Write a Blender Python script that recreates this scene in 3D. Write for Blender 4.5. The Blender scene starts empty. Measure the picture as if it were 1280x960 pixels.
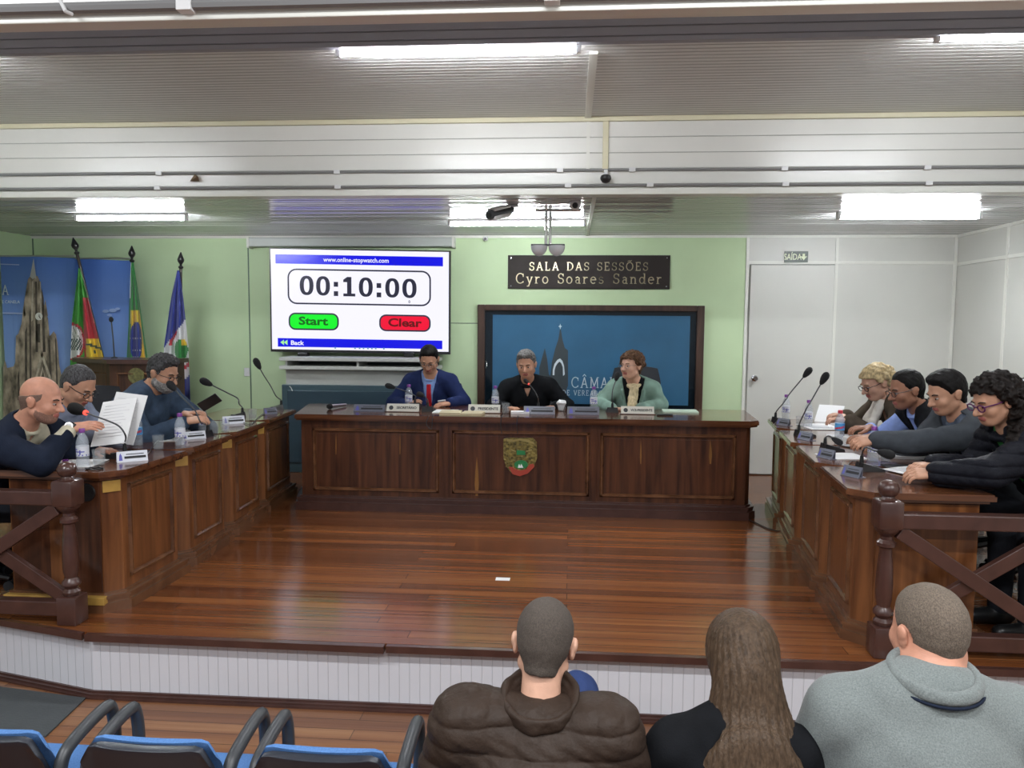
import bpy, bmesh, math, random
import numpy as np
from math import sin, cos, pi, radians as R, sqrt, atan2
from mathutils import Vector, Matrix
random.seed(7); np.random.seed(7)
SC = bpy.context.scene
# ------------------------------------------------------------------ camera, world, exposure
CAMH = 1.53
PITCH, YAW, ROLL, FPX = R(4.6), R(4.3), R(0.4), 960.0
fw = Vector((-sin(YAW)*cos(PITCH), cos(YAW)*cos(PITCH), -sin(PITCH)))
r0 = Vector((cos(YAW), sin(YAW), 0)); u0 = r0.cross(fw)
RT = r0*cos(ROLL)+u0*sin(ROLL); UP = u0*cos(ROLL)-r0*sin(ROLL)
cd = bpy.data.cameras.new('camera'); cam = bpy.data.objects.new('camera', cd)
SC.collection.objects.link(cam); SC.camera = cam
cd.sensor_fit = 'HORIZONTAL'; cd.sensor_width = 36.0; cd.lens = 36.0*FPX/1280; cd.clip_start = 0.05
m = Matrix((RT, UP, -fw)).transposed().to_4x4(); m.translation = Vector((0, 0, CAMH)); cam.matrix_world = m
SC.view_settings.view_transform = 'Standard'; SC.view_settings.look = 'None'
SC.view_settings.gamma = 1; SC.view_settings.use_curve_mapping = False
SC.view_settings.exposure = 0.0
W = bpy.data.worlds.new('world'); SC.world = W; W.use_nodes = True
W.node_tree.nodes['Background'].inputs[0].default_value = (0.86, 0.92, 1, 1)
W.node_tree.nodes['Background'].inputs[1].default_value = 0.36
TUBE = 165.0

def ray(x, y): return fw + RT*((x-640)/FPX) - UP*((y-480)/FPX)
def at(x, y, Y):
    d = ray(x, y); return Vector((0, 0, CAMH)) + d*(Y/d.y)
def atz(x, y, z):
    d = ray(x, y); return Vector((0, 0, CAMH)) + d*((z-CAMH)/d.z)

# ------------------------------------------------------------------ materials
MAT = {}
def mat(name, col, rough=0.5, metal=0.0, spec=0.5, var=0.0, vs=(8, 8, 8), bump=0.0, bs=(60, 60, 60), coat=0.0, emit=None, es=1.0, trans=0.0, alpha=1.0, sheen=0.0):
    if name in MAT: return MAT[name]
    m = bpy.data.materials.new(name); m.use_nodes = True; nt = m.node_tree; N = nt.nodes; L = nt.links
    b = N['Principled BSDF']; b.inputs['Base Color'].default_value = (*col, 1); b.inputs['Roughness'].default_value = rough
    b.inputs['Metallic'].default_value = metal; b.inputs['Specular IOR Level'].default_value = spec
    b.inputs['Coat Weight'].default_value = coat; b.inputs['Coat Roughness'].default_value = 0.12
    b.inputs['Transmission Weight'].default_value = trans; b.inputs['Alpha'].default_value = alpha
    b.inputs['Sheen Weight'].default_value = sheen
    tc = N.new('ShaderNodeTexCoord')
    def noise(s, det=4):
        mp = N.new('ShaderNodeMapping'); mp.inputs['Scale'].default_value = s; L.new(tc.outputs['Object'], mp.inputs[0])
        n = N.new('ShaderNodeTexNoise'); n.inputs['Scale'].default_value = 1; n.inputs['Detail'].default_value = det
        L.new(mp.outputs[0], n.inputs[0]); return n
    if var > 0:
        n = noise(vs); mr = N.new('ShaderNodeMapRange'); L.new(n.outputs[0], mr.inputs[0])
        mr.inputs[1].default_value = 0.3; mr.inputs[2].default_value = 0.7; mr.inputs[3].default_value = 1-var; mr.inputs[4].default_value = 1+var
        mx = N.new('ShaderNodeVectorMath'); mx.operation = 'SCALE'; mx.inputs[0].default_value = col; L.new(mr.outputs[0], mx.inputs[3])
        L.new(mx.outputs[0], b.inputs['Base Color'])
    if bump > 0:
        n = noise(bs, 3); bp = N.new('ShaderNodeBump'); bp.inputs['Strength'].default_value = 1; bp.inputs['Distance'].default_value = bump
        L.new(n.outputs[0], bp.inputs['Height']); L.new(bp.outputs[0], b.inputs['Normal'])
    if emit:
        b.inputs['Emission Color'].default_value = (*emit, 1); b.inputs['Emission Strength'].default_value = es
    MAT[name] = m; return m

def groove_mat(name, col, axis, period, depth, width=0.08, rough=0.3, offset=0.0, dark=0.55, wave=0.0, spec=0.5):
    """panelling boards: a fine groove every `period` metres along one object axis"""
    m = bpy.data.materials.new(name); m.use_nodes = True; nt = m.node_tree; N = nt.nodes; L = nt.links
    b = N['Principled BSDF']; b.inputs['Roughness'].default_value = rough; b.inputs['Base Color'].default_value = (*col, 1)
    b.inputs['Specular IOR Level'].default_value = spec
    tc = N.new('ShaderNodeTexCoord'); sp = N.new('ShaderNodeSeparateXYZ'); L.new(tc.outputs['Object'], sp.inputs[0])
    def M(op, a, c=None):
        q = N.new('ShaderNodeMath'); q.operation = op
        for i, v in enumerate((a, c)):
            if v is None: continue
            if isinstance(v, (int, float)): q.inputs[i].default_value = v
            else: L.new(v, q.inputs[i])
        return q.outputs[0]
    t = M('FRACT', M('DIVIDE', M('ADD', sp.outputs[axis], 50.0+offset), period))
    e = M('ABSOLUTE', M('SUBTRACT', t, 0.5))                      # 0.5 at the groove
    g = N.new('ShaderNodeMapRange'); g.interpolation_type = 'SMOOTHSTEP'; L.new(e, g.inputs[0])
    g.inputs[1].default_value = 0.5-width; g.inputs[2].default_value = 0.5; g.inputs[3].default_value = 0; g.inputs[4].default_value = 1
    h = M('MULTIPLY', g.outputs[0], -1.0)
    if wave: h = M('ADD', h, M('MULTIPLY', M('SINE', M('MULTIPLY', t, 6.2832)), wave))
    bp = N.new('ShaderNodeBump'); bp.inputs['Distance'].default_value = depth; L.new(h, bp.inputs['Height']); L.new(bp.outputs[0], b.inputs['Normal'])
    n = N.new('ShaderNodeTexNoise'); n.inputs['Scale'].default_value = 1.7; n.inputs['Detail'].default_value = 5; L.new(tc.outputs['Object'], n.inputs[0])
    k = M('MULTIPLY', M('SUBTRACT', 1.0, M('MULTIPLY', g.outputs[0], 1-dark)), M('ADD', 0.9, M('MULTIPLY', n.outputs[0], 0.2)))
    vm = N.new('ShaderNodeVectorMath'); vm.operation = 'SCALE'; vm.inputs[0].default_value = col; L.new(k, vm.inputs[3]); L.new(vm.outputs[0], b.inputs['Base Color'])
    MAT[name] = m; return m

def wood_mat(name, dark, light, scale, rough=0.28, coat=0.25, seed=0.0, contrast=1.0):
    m = bpy.data.materials.new(name); m.use_nodes = True; nt = m.node_tree; N = nt.nodes; L = nt.links
    b = N['Principled BSDF']; b.inputs['Roughness'].default_value = rough; b.inputs['Coat Weight'].default_value = coat; b.inputs['Coat Roughness'].default_value = 0.1
    tc = N.new('ShaderNodeTexCoord'); mp = N.new('ShaderNodeMapping'); mp.inputs['Scale'].default_value = scale; mp.inputs['Location'].default_value = (seed, seed*2, 0)
    L.new(tc.outputs['Object'], mp.inputs[0])
    n = N.new('ShaderNodeTexNoise'); n.inputs['Scale'].default_value = 1; n.inputs['Detail'].default_value = 6; n.inputs['Distortion'].default_value = 0.6
    L.new(mp.outputs[0], n.inputs[0])
    r = N.new('ShaderNodeValToRGB'); L.new(n.outputs[0], r.inputs[0])
    e = r.color_ramp.elements; e[0].position = 0.3; e[0].color = (*dark, 1); e[1].position = 0.74; e[1].color = (*light, 1)
    L.new(r.outputs[0], b.inputs['Base Color'])
    bp = N.new('ShaderNodeBump'); bp.inputs['Distance'].default_value = 0.0006; L.new(n.outputs[0], bp.inputs['Height']); L.new(bp.outputs[0], b.inputs['Normal'])
    MAT[name] = m; return m

def plank_mat(name, cols, rough=0.16, bw=0.085, bl=2.6):
    m = bpy.data.materials.new(name); m.use_nodes = True; nt = m.node_tree; N = nt.nodes; L = nt.links
    b = N['Principled BSDF']; b.inputs['Roughness'].default_value = rough
    tc = N.new('ShaderNodeTexCoord'); br = N.new('ShaderNodeTexBrick'); L.new(tc.outputs['Object'], br.inputs[0])
    br.inputs['Scale'].default_value = 1; br.inputs['Brick Width'].default_value = bl; br.inputs['Row Height'].default_value = bw
    br.inputs['Mortar Size'].default_value = 0.0016; br.inputs['Mortar Smooth'].default_value = 0.2
    br.offset = 0.37; br.offset_frequency = 2; br.squash_frequency = 3; br.squash = 0.8
    br.inputs['Color1'].default_value = (0, 0, 0, 1); br.inputs['Color2'].default_value = (1, 1, 1, 1); br.inputs['Mortar'].default_value = (0.5, 0.5, 0.5, 1)
    mp = N.new('ShaderNodeMapping'); mp.inputs['Scale'].default_value = (1.1, 34, 1); L.new(tc.outputs['Object'], mp.inputs[0])
    n = N.new('ShaderNodeTexNoise'); n.inputs['Scale'].default_value = 1; n.inputs['Detail'].default_value = 5; L.new(mp.outputs[0], n.inputs[0])
    mp2 = N.new('ShaderNodeMapping'); mp2.inputs['Scale'].default_value = (0.22, 11.8, 1); L.new(tc.outputs['Object'], mp2.inputs[0])
    n2 = N.new('ShaderNodeTexNoise'); n2.inputs['Scale'].default_value = 1; n2.inputs['Detail'].default_value = 1; L.new(mp2.outputs[0], n2.inputs[0])
    a = N.new('ShaderNodeMix'); a.data_type = 'RGBA'; a.inputs[0].default_value = 0.55
    L.new(br.outputs[0], a.inputs[6]); L.new(n2.outputs[0], a.inputs[7])
    a2 = N.new('ShaderNodeMix'); a2.data_type = 'RGBA'; a2.inputs[0].default_value = 0.38; L.new(a.outputs[2], a2.inputs[6]); L.new(n.outputs[0], a2.inputs[7])
    r = N.new('ShaderNodeValToRGB'); L.new(a2.outputs[2], r.inputs[0])
    e = r.color_ramp.elements; e[0].position = 0.22; e[0].color = (*cols[0], 1); e[1].position = 0.8; e[1].color = (*cols[2], 1)
    q = e.new(0.5); q.color = (*cols[1], 1)
    dk = N.new('ShaderNodeMix'); dk.data_type = 'RGBA'; L.new(br.outputs['Fac'], dk.inputs[0]); L.new(r.outputs[0], dk.inputs[6]); dk.inputs[7].default_value = (0.02, 0.008, 0.004, 1)
    L.new(dk.outputs[2], b.inputs['Base Color'])
    bp = N.new('ShaderNodeBump'); bp.inputs['Distance'].default_value = 0.0007; bp.invert = True; L.new(br.outputs['Fac'], bp.inputs['Height'])
    n3 = N.new('ShaderNodeTexNoise'); n3.inputs['Scale'].default_value = 3.0; L.new(mp2.outputs[0], n3.inputs[0])
    bp2 = N.new('ShaderNodeBump'); bp2.inputs['Distance'].default_value = 0.0012; L.new(n3.outputs[0], bp2.inputs['Height']); L.new(bp.outputs[0], bp2.inputs['Normal'])
    L.new(bp2.outputs[0], b.inputs['Normal'])
    MAT[name] = m; return m

M_green = mat('green_wall_paint', (0.55, 0.70, 0.43), 0.6, var=0.05, vs=(1.5, 1.5, 1.5))
M_white = mat('white_panel', (0.60, 0.60, 0.555), 0.4, var=0.04, vs=(1.2, 1.2, 1.2))
M_trim = mat('white_trim', (0.74, 0.74, 0.68), 0.4)
M_cream = mat('cream_trim', (0.66, 0.62, 0.44), 0.5)
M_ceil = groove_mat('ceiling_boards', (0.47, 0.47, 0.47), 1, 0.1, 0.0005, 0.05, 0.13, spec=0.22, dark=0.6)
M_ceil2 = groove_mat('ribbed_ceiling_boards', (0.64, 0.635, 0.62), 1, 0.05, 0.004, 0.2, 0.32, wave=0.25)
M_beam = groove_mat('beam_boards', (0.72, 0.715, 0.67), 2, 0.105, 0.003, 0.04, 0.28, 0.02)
M_bead = groove_mat('bead_board_white', (0.66, 0.66, 0.70), 0, 0.05, 0.0015, 0.06, 0.45, dark=0.84)
M_wood = wood_mat('mahogany', (0.030, 0.010, 0.0055), (0.115, 0.040, 0.017), (22, 22, 1.6))  # darker copy of the side-desk wood, main desk's shade put into the colour
M_wood2 = wood_mat('mahogany_lit', (0.085, 0.028, 0.010), (0.25, 0.095, 0.032), (20, 20, 1.5), seed=3)  # same wood for the better lit side desks, brightness put into the colour
M_woodtop = wood_mat('mahogany_top', (0.07, 0.024, 0.010), (0.17, 0.062, 0.025), (2, 24, 24), 0.18, 0.5)
M_rail = wood_mat('painted_rail', (0.050, 0.021, 0.016), (0.080, 0.034, 0.026), (8, 8, 8), 0.3, 0.3)
M_mould = wood_mat('moulding_wood', (0.07, 0.028, 0.013), (0.19, 0.085, 0.040), (6, 6, 6), 0.22, 0.5)
M_brasswood = mat('pale_varnished_wood', (0.42, 0.25, 0.06), 0.25, var=0.2, coat=0.4)
M_stage = plank_mat('stage_planks', ((0.070, 0.019, 0.008), (0.165, 0.053, 0.017), (0.31, 0.115, 0.036)))
M_floor = plank_mat('hall_planks', ((0.10, 0.036, 0.016), (0.20, 0.082, 0.034), (0.32, 0.16, 0.07)), 0.3)
M_black = mat('black_plastic', (0.012, 0.012, 0.013), 0.35)
M_dark = mat('dark_grey_plastic', (0.035, 0.038, 0.042), 0.4)
M_rubber = mat('black_foam', (0.008, 0.008, 0.009), 0.9, bump=0.001, bs=(500, 500, 500))
M_chrome = mat('chrome', (0.75, 0.75, 0.76), 0.15, 1.0)
M_steel = mat('brushed_steel', (0.55, 0.55, 0.56), 0.3, 1.0)
M_whitep = mat('white_plastic', (0.72, 0.72, 0.72), 0.35)
M_paper = mat('white_paper', (0.80, 0.80, 0.80), 0.7)
M_mat = mat('dark_rubber_mat', (0.055, 0.062, 0.066), 0.7, var=0.15, vs=(3, 3, 3), bump=0.002, bs=(80, 80, 80))
M_ink = mat('black_ink', (0.012, 0.012, 0.015), 0.6)

# ------------------------------------------------------------------ mesh helpers
class MB:
    def __init__(s): s.v = []; s.f = []; s.m = []; s.smooth = False
    def add(s, vs, fs, mi=0):
        o = len(s.v); s.v += [tuple(p) for p in vs]; s.f += [tuple(i+o for i in f) for f in fs]; s.m += [mi]*len(fs); return s
    def box(s, lo, hi, mi=0, bev=0.0, M=None):
        if bev > 0:
            x0, y0, z0 = lo; x1, y1, z1 = hi; b = min(bev, (x1-x0)/2.01, (y1-y0)/2.01, (z1-z0)/2.01)
            bm = bmesh.new(); bmesh.ops.create_cube(bm, size=1)
            for v in bm.verts: v.co = Vector(((x0+x1)/2+v.co.x*(x1-x0), (y0+y1)/2+v.co.y*(y1-y0), (z0+z1)/2+v.co.z*(z1-z0)))
            bmesh.ops.bevel(bm, geom=bm.edges[:], offset=b, segments=2, affect='EDGES', profile=0.5)
            bm.verts.index_update(); vs = [v.co.copy() for v in bm.verts]; fs = [[v.index for v in f.verts] for f in bm.faces]; bm.free()
        else:
            vs = [Vector((x, y, z)) for z in (lo[2], hi[2]) for y in (lo[1], hi[1]) for x in (lo[0], hi[0])]
            fs = [(0, 2, 3, 1), (4, 5, 7, 6), (0, 1, 5, 4), (2, 6, 7, 3), (0, 4, 6, 2), (1, 3, 7, 5)]
        if M is not None: vs = [M @ v for v in vs]
        return s.add(vs, fs, mi)
    def tube(s, pts, r, n=10, mi=0, cap=True):
        pts = [Vector(p) for p in pts]; rs = r if isinstance(r, (list, tuple)) else [r]*len(pts)
        vs = []; prev = None
        for i, p in enumerate(pts):
            d = (pts[min(i+1, len(pts)-1)]-pts[max(i-1, 0)]).normalized()
            if prev is None:
                a = Vector((0, 0, 1)) if abs(d.z) < 0.9 else Vector((1, 0, 0)); e1 = d.cross(a).normalized()
            else: e1 = (prev - d*prev.dot(d)).normalized()
            prev = e1; e2 = d.cross(e1)
            for k in range(n):
                a = 2*pi*k/n; vs.append(p+(e1*cos(a)+e2*sin(a))*rs[i])
        fs = [(i*n+k, i*n+(k+1) % n, (i+1)*n+(k+1) % n, (i+1)*n+k) for i in range(len(pts)-1) for k in range(n)]
        if cap: fs += [tuple(range(n))[::-1], tuple((len(pts)-1)*n+k for k in range(n))]
        return s.add(vs, fs, mi)
    def lathe(s, prof, c=(0, 0, 0), n=20, mi=0, M=None):
        vs = []; 
        for (r, z) in prof:
            for k in range(n):
                a = 2*pi*k/n; v = Vector((r*cos(a), r*sin(a), z))
                if M is not None: v = M @ v
                vs.append(v+Vector(c))
        fs = [(i*n+k, i*n+(k+1) % n, (i+1)*n+(k+1) % n, (i+1)*n+k) for i in range(len(prof)-1) for k in range(n)]
        fs += [tuple(range(n))[::-1], tuple((len(prof)-1)*n+k for k in range(n))]
        return s.add(vs, fs, mi)
    def prism(s, poly, z0, z1, mi=0, inset=0.0):
        n = len(poly)
        vs = [(x, y, z0) for x, y in poly]+[(x, y, z1) for x, y in poly]
        fs = [tuple(range(n))[::-1], tuple(range(n, 2*n))]+[(i, (i+1) % n, n+(i+1) % n, n+i) for i in range(n)]
        return s.add(vs, fs, mi)
    def xf(s, M):
        s.v = [tuple(M @ Vector(v)) for v in s.v]; return s
    def join(s, o, mi=None):
        k = len(s.v); s.v += o.v; s.f += [tuple(i+k for i in f) for f in o.f]; s.m += o.m if mi is None else [mi]*len(o.f); return s

def wpos(o):
    p = Vector((0, 0, 0))
    while o is not None: p += o.location; o = o.parent
    return p
def obj(name, mb, mats, parent=None, smooth=False):
    me = bpy.data.meshes.new(name); off = wpos(parent)
    vs = [(v[0]-off.x, v[1]-off.y, v[2]-off.z) for v in mb.v]
    me.from_pydata(vs, [], mb.f)
    for m in (mats if isinstance(mats, (list, tuple)) else [mats]): me.materials.append(m)
    if any(mb.m): me.polygons.foreach_set('material_index', mb.m)
    if smooth:
        me.polygons.foreach_set('use_smooth', [True]*len(me.polygons))
        try: me.set_sharp_from_angle(angle=R(40))
        except Exception: pass
    me.update(); o = bpy.data.objects.new(name, me); SC.collection.objects.link(o); o.parent = parent
    return o
def tag(o, label, cat, group=None, kind=None):
    o['label'] = label; o['category'] = cat
    if group: o['group'] = group
    if kind: o['kind'] = kind
    return o
def thing(name, label, cat, loc=(0, 0, 0), group=None):
    o = bpy.data.objects.new(name, None); SC.collection.objects.link(o); o.location = loc; o.empty_display_size = 0.1
    return tag(o, label, cat, group)
def struct(name, mb, m, parent=None, smooth=False):
    o = obj(name, mb, m, parent, smooth)
    if parent is None: o['kind'] = 'structure'
    return o
def single(name, mb, m, label, cat, group=None, smooth=False):
    """a thing that is one mesh, its origin at the base centre"""
    c = Vector((sum(v[0] for v in mb.v)/len(mb.v), sum(v[1] for v in mb.v)/len(mb.v), min(v[2] for v in mb.v)))
    mb.v = [(v[0]-c.x, v[1]-c.y, v[2]-c.z) for v in mb.v]
    o = obj(name, mb, m, None, smooth); o.location = c; return tag(o, label, cat, group)
def dup(root, loc, rz=0, label=None, group=None):
    def cp(o, par):
        c = o.copy(); SC.collection.objects.link(c); c.parent = par
        for ch in list(o.children): cp(ch, c)
        return c
    r = cp(root, None); r.location = loc; r.rotation_euler = (0, 0, rz)
    if label: r['label'] = label
    if group: r['group'] = group
    return r
class Proto:
    """first call hands out the original, later calls hand out copies"""
    def __init__(s, root): s.root = root; s.used = False
    def __call__(s, loc, rz, label, group=None):
        if s.used: return dup(s.root, loc, rz, label, group)
        s.used = True; r = s.root; r.location = loc; r.rotation_euler = (0, 0, rz); r['label'] = label
        if group: r['group'] = group
        return r

def text_mb(txt, height, bold=0.0, align='CENTER', depth=0.001, spacing=1.0, xs=1.0):
    c = bpy.data.curves.new('t', 'FONT'); c.body = txt; c.size = 1; c.align_x = align; c.align_y = 'CENTER'; c.offset = bold; c.extrude = 0; c.space_character = spacing
    c.resolution_u = 3
    o = bpy.data.objects.new('t', c); SC.collection.objects.link(o)
    dg = bpy.context.evaluated_depsgraph_get(); me = bpy.data.meshes.new_from_object(o.evaluated_get(dg))
    vs = [v.co.copy() for v in me.vertices]; fs = [tuple(p.vertices) for p in me.polygons]
    bpy.data.objects.remove(o); bpy.data.curves.remove(c); bpy.data.meshes.remove(me)
    b = MB(); k = height/0.73
    b.add([Vector((v.x*k*xs, 0, v.y*k)) for v in vs], fs); return b        # reads in the XZ plane from -Y
def moved(mb, p, M=None):
    p = Vector(p); mb.v = [tuple(((M @ Vector(v)) if M is not None else Vector(v))+p) for v in mb.v]; return mb

# serif letters as strokes
def arc(cx, cy, rx, ry, a0, a1, n=12): return [(cx+rx*cos(R(a0+(a1-a0)*i/n)), cy+ry*sin(R(a0+(a1-a0)*i/n))) for i in range(n+1)]
GL = {
 'S': (.56, [arc(.28, .74, .2, .24, 20, 250)+arc(.28, .25, .22, .25, 80, -160)], [(.49, .72, .49, .96), (.05, .04, .05, .28)]),
 'A': (.74, [[(.1, 0), (.37, 1), (.64, 0)], [(.2, .34), (.54, .34)]], [(.0, 0, .2, 0), (.54, 0, .74, 0)]),
 'L': (.58, [[(.14, 0), (.14, 1)], [(.14, 0), (.52, 0)]], [(.04, 1, .26, 1), (.04, 0, .2, 0), (.52, 0, .52, .2)]),
 'D': (.74, [[(.14, 0), (.14, 1)], [(.14, 1)]+arc(.26, .5, .4, .5, 90, -90)+[(.14, 0)]], [(.03, 1, .2, 1), (.03, 0, .2, 0)]),
 'E': (.62, [[(.14, 0), (.14, 1)], [(.14, 1), (.52, 1)], [(.14, .52), (.42, .52)], [(.14, 0), (.54, 0)]], [(.52, .8, .52, 1), (.54, 0, .54, .22), (.03, 1, .2, 1), (.03, 0, .2, 0)]),
 'O': (.8, [arc(.4, .5, .34, .5, 0, 360, 20)], []),
 'C': (.76, [arc(.4, .5, .34, .5, 40, 320, 18)], [(.66, .66, .66, .96), (.66, .06, .66, .2)]),
 'R': (.72, [[(.14, 0), (.14, 1)], [(.14, 1)]+arc(.32, .75, .2, .25, 90, -90)+[(.14, .5)], [(.32, .5), (.62, 0)]], [(.03, 1, .2, 1), (.03, 0, .26, 0), (.55, 0, .72, 0)]),
 'V': (.7, [[(.08, 1), (.35, 0), (.62, 1)]], [(0, 1, .18, 1), (.52, 1, .7, 1)]),
 'M': (.9, [[(.14, 0), (.16, 1), (.45, .15), (.74, 1), (.78, 0)]], [(.04, 0, .24, 0), (.68, 0, .88, 0), (.04, 1, .18, 1), (.74, 1, .88, 1)]),
 'N': (.78, [[(.14, 0), (.14, 1), (.62, 0), (.62, 1)]], [(.04, 0, .24, 0), (.04, 1, .14, 1), (.52, 1, .72, 1)]),
 'I': (.32, [[(.16, 0), (.16, 1)]], [(.05, 0, .27, 0), (.05, 1, .27, 1)]),
 'y': (.56, [[(.08, .64), (.28, 0)], [(.48, .64), (.2, -.3), (.08, -.3)]], [(0, .64, .16, .64), (.4, .64, .56, .64)]),
 'r': (.46, [[(.12, 0), (.12, .64)], [(.12, .42), (.26, .62), (.4, .6)]], [(.02, .64, .12, .64), (.02, 0, .24, 0)]),
 'o': (.56, [arc(.28, .32, .22, .33, 0, 360, 16)], []),
 'a': (.54, [[(.12, .56), (.26, .65), (.4, .55), (.4, 0), (.5, 0)], arc(.26, .19, .15, .19, 60, 320)], []),
 'e': (.54, [[(.06, .36), (.48, .36)]+arc(.27, .32, .22, .33, 10, 310)], []),
 's': (.46, [arc(.23, .48, .15, .16, 30, 250)+arc(.23, .17, .17, .17, 80, -150)], []),
 'n': (.6, [[(.12, 0), (.12, .64)], [(.12, .45), (.26, .63), (.42, .58), (.46, .4), (.46, 0)]], [(.02, .64, .12, .64), (.02, 0, .22, 0), (.36, 0, .57, 0)]),
 'd': (.6, [arc(.26, .32, .2, .32, 0, 360, 16), [(.47, 0), (.47, 1)]], [(.36, 1, .47, 1), (.47, 0, .58, 0)]),
 ' ': (.45, [], [])}
def serif_mb(txt, height, w=0.1, gap=0.12, thick=0.002):
    b = MB(); x = 0
    def seg(p, q, ww):
        d = (Vector(q)-Vector(p)); L = d.length
        if L < 1e-5: return
        d /= L; nn = Vector((-d.y, d.x))*ww/2; e = d*ww*0.25; p = Vector(p)-e; q = Vector(q)+e
        c = [p+nn, p-nn, q-nn, q+nn]
        b.add([(v.x*height, -thick, v.y*height) for v in c]+[(v.x*height, 0, v.y*height) for v in c],
              [(0, 1, 2, 3), (7, 6, 5, 4), (0, 4, 5, 1), (1, 5, 6, 2), (2, 6, 7, 3), (3, 7, 4, 0)])
    for ch in txt:
        acc = None
        if ch in 'ÕÂ': acc = ch; ch = {'Õ': 'O', 'Â': 'A'}[ch]
        wd, st, sf = GL[ch]
        for s in st:
            for p, q in zip(s[:-1], s[1:]): seg((p[0]+x, p[1]), (q[0]+x, q[1]), w)
        for a in sf: seg((a[0]+x, a[1]), (a[2]+x, a[3]), w*0.6)
        if acc == 'Õ': seg((x+.2, 1.14), (x+.36, 1.22), w*.7); seg((x+.36, 1.22), (x+.45, 1.14), w*.7); seg((x+.45, 1.14), (x+.6, 1.24), w*.7)
        if acc == 'Â': seg((x+.22, 1.1), (x+.37, 1.3), w*.7); seg((x+.37, 1.3), (x+.52, 1.1), w*.7)
        x += wd+gap
    tot = (x-gap)*height; b.v = [(v[0]-tot/2, v[1], v[2]-height/2) for v in b.v]; b.width = tot
    return b

# ------------------------------------------------------------------ room shell
WY, XL, XR, CZ = 7.9, -5.75, 3.77, 2.41
BY, BZ = 5.4, 2.93
FZ = -0.335
def front_y(x): return 3.49 if x > -2.34 else 3.49+(-2.34-x)*0.25
# stage
poly = [(-6.2, front_y(-6.2)), (-2.34, 3.49), (4.6, 3.51), (4.6, 8.0), (-6.2, 8.0)]
struct('floor_stage', MB().prism(poly, -0.028, 0.0), M_stage)
# nosing board along the stage edge
nb_ = MB()
for a, b in (((-6.2, front_y(-6.2)), (-2.36, 3.49)), ((-2.34, 3.48), (-0.86, 3.475)), ((-0.85, 3.485), (4.6, 3.50))):
    nb_.prism([(a[0], a[1]-0.02), (b[0], b[1]-0.02), (b[0], b[1]+0.03), (a[0], a[1]+0.03)], -0.034, -0.001)
struct('trim_1', nb_, M_rail)
sf = MB().prism([(-6.2, front_y(-6.2)+0.03), (-2.34, 3.52), (4.6, 3.54), (4.6, 3.6), (-2.33, 3.58), (-6.2, front_y(-6.2)+0.09)], FZ, -0.034)
struct('wall_stage_front', sf, M_bead)
bb = MB()
for (o, z0, z1) in ((0.045, FZ, FZ+0.010), (0.03, FZ+0.010, FZ+0.020), (0.012, FZ+0.020, FZ+0.028)):
    bb.prism([(-6.2, front_y(-6.2)+0.03-o), (-2.34, 3.52-o), (4.6, 3.54-o), (4.6, 3.55), (-2.33, 3.53), (-6.2, front_y(-6.2)+0.04)], z0, z1)
struct('baseboard_stage', bb, M_rail)
struct('floor', MB().prism([(-6.2, -1.2), (4.6, -1.2), (4.6, 3.56), (-6.2, 4.7)], FZ-0.05, FZ), M_floor)
# walls
struct('wall_back', MB().box((XL-0.1, WY, FZ), (1.755, WY+0.1, CZ+0.02)), M_green)
dx0, dx1 = 1.785, 2.60
wb = MB().box((1.755, WY, FZ), (XR+0.1, WY+0.1, CZ+0.02)); struct('wall_back_white', wb, M_white)
struct('wall_left', MB().box((XL-0.1, 3.0, FZ), (XL, WY, 3.1)), M_green)
struct('wall_right', MB().box((XR, 0.5, FZ), (XR+0.1, WY, 3.1)), M_white)
t = MB()
for x in (1.755, 2.62, XR-0.02): t.box((x-0.014, WY-0.012, 0), (x+0.014, WY, CZ))
t.box((1.755, WY-0.010, 2.125), (XR, WY, 2.155)); t.box((XL, WY-0.02, CZ-0.025), (XR, WY, CZ))
struct('trim_2', t, M_trim)
t = MB()
for y in (7.02, 6.0, 5.0): t.box((XR-0.012, y-0.014, 0), (XR, y+0.014, CZ))
t.box((XR-0.010, 0.5, 2.11), (XR, WY, 2.14)); t.box((XR-0.02, 5.4, CZ-0.025), (XR, WY, CZ)); struct('trim_3', t, M_trim)
t = MB()
for px in (312,):
    x = at(px, 400, WY).x; t.box((x-0.006, WY-0.004, 0), (x+0.006, WY, CZ))
t.box((XL, WY-0.006, 0), (XL+0.012, WY, CZ))
t.box((at(562, 404, WY).x, WY-0.003, at(580, 404, WY).z-0.004), (-0.95, WY, at(580, 404, WY).z+0.004))
struct('trim_4', t, mat('green_seam', (0.12, 0.19, 0.13), 0.6))
# door
d = MB().box((dx0, WY-0.03, 0.01), (dx1, WY-0.002, 2.115), bev=0.004)
door = struct('door_1', d, M_white)
hd = MB(); hc = at(942.5, 472.5, WY-0.03)
hd.lathe([(0.03, 0), (0.03, 0.008), (0.012, 0.012), (0.012, 0.04), (0.027, 0.05), (0.03, 0.065), (0.02, 0.075)], hc, 16, M=Matrix.Rotation(pi/2, 3, 'X'))
obj('door_knob', hd, M_chrome, door, True)
gp = MB().box((dx1+0.002, WY-0.006, 0), (dx1+0.008, WY-0.001, 2.12)).box((dx0, WY-0.006, 2.116), (dx1, WY-0.001, 2.121)); obj('door_gap', gp, M_ink, door)
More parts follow.
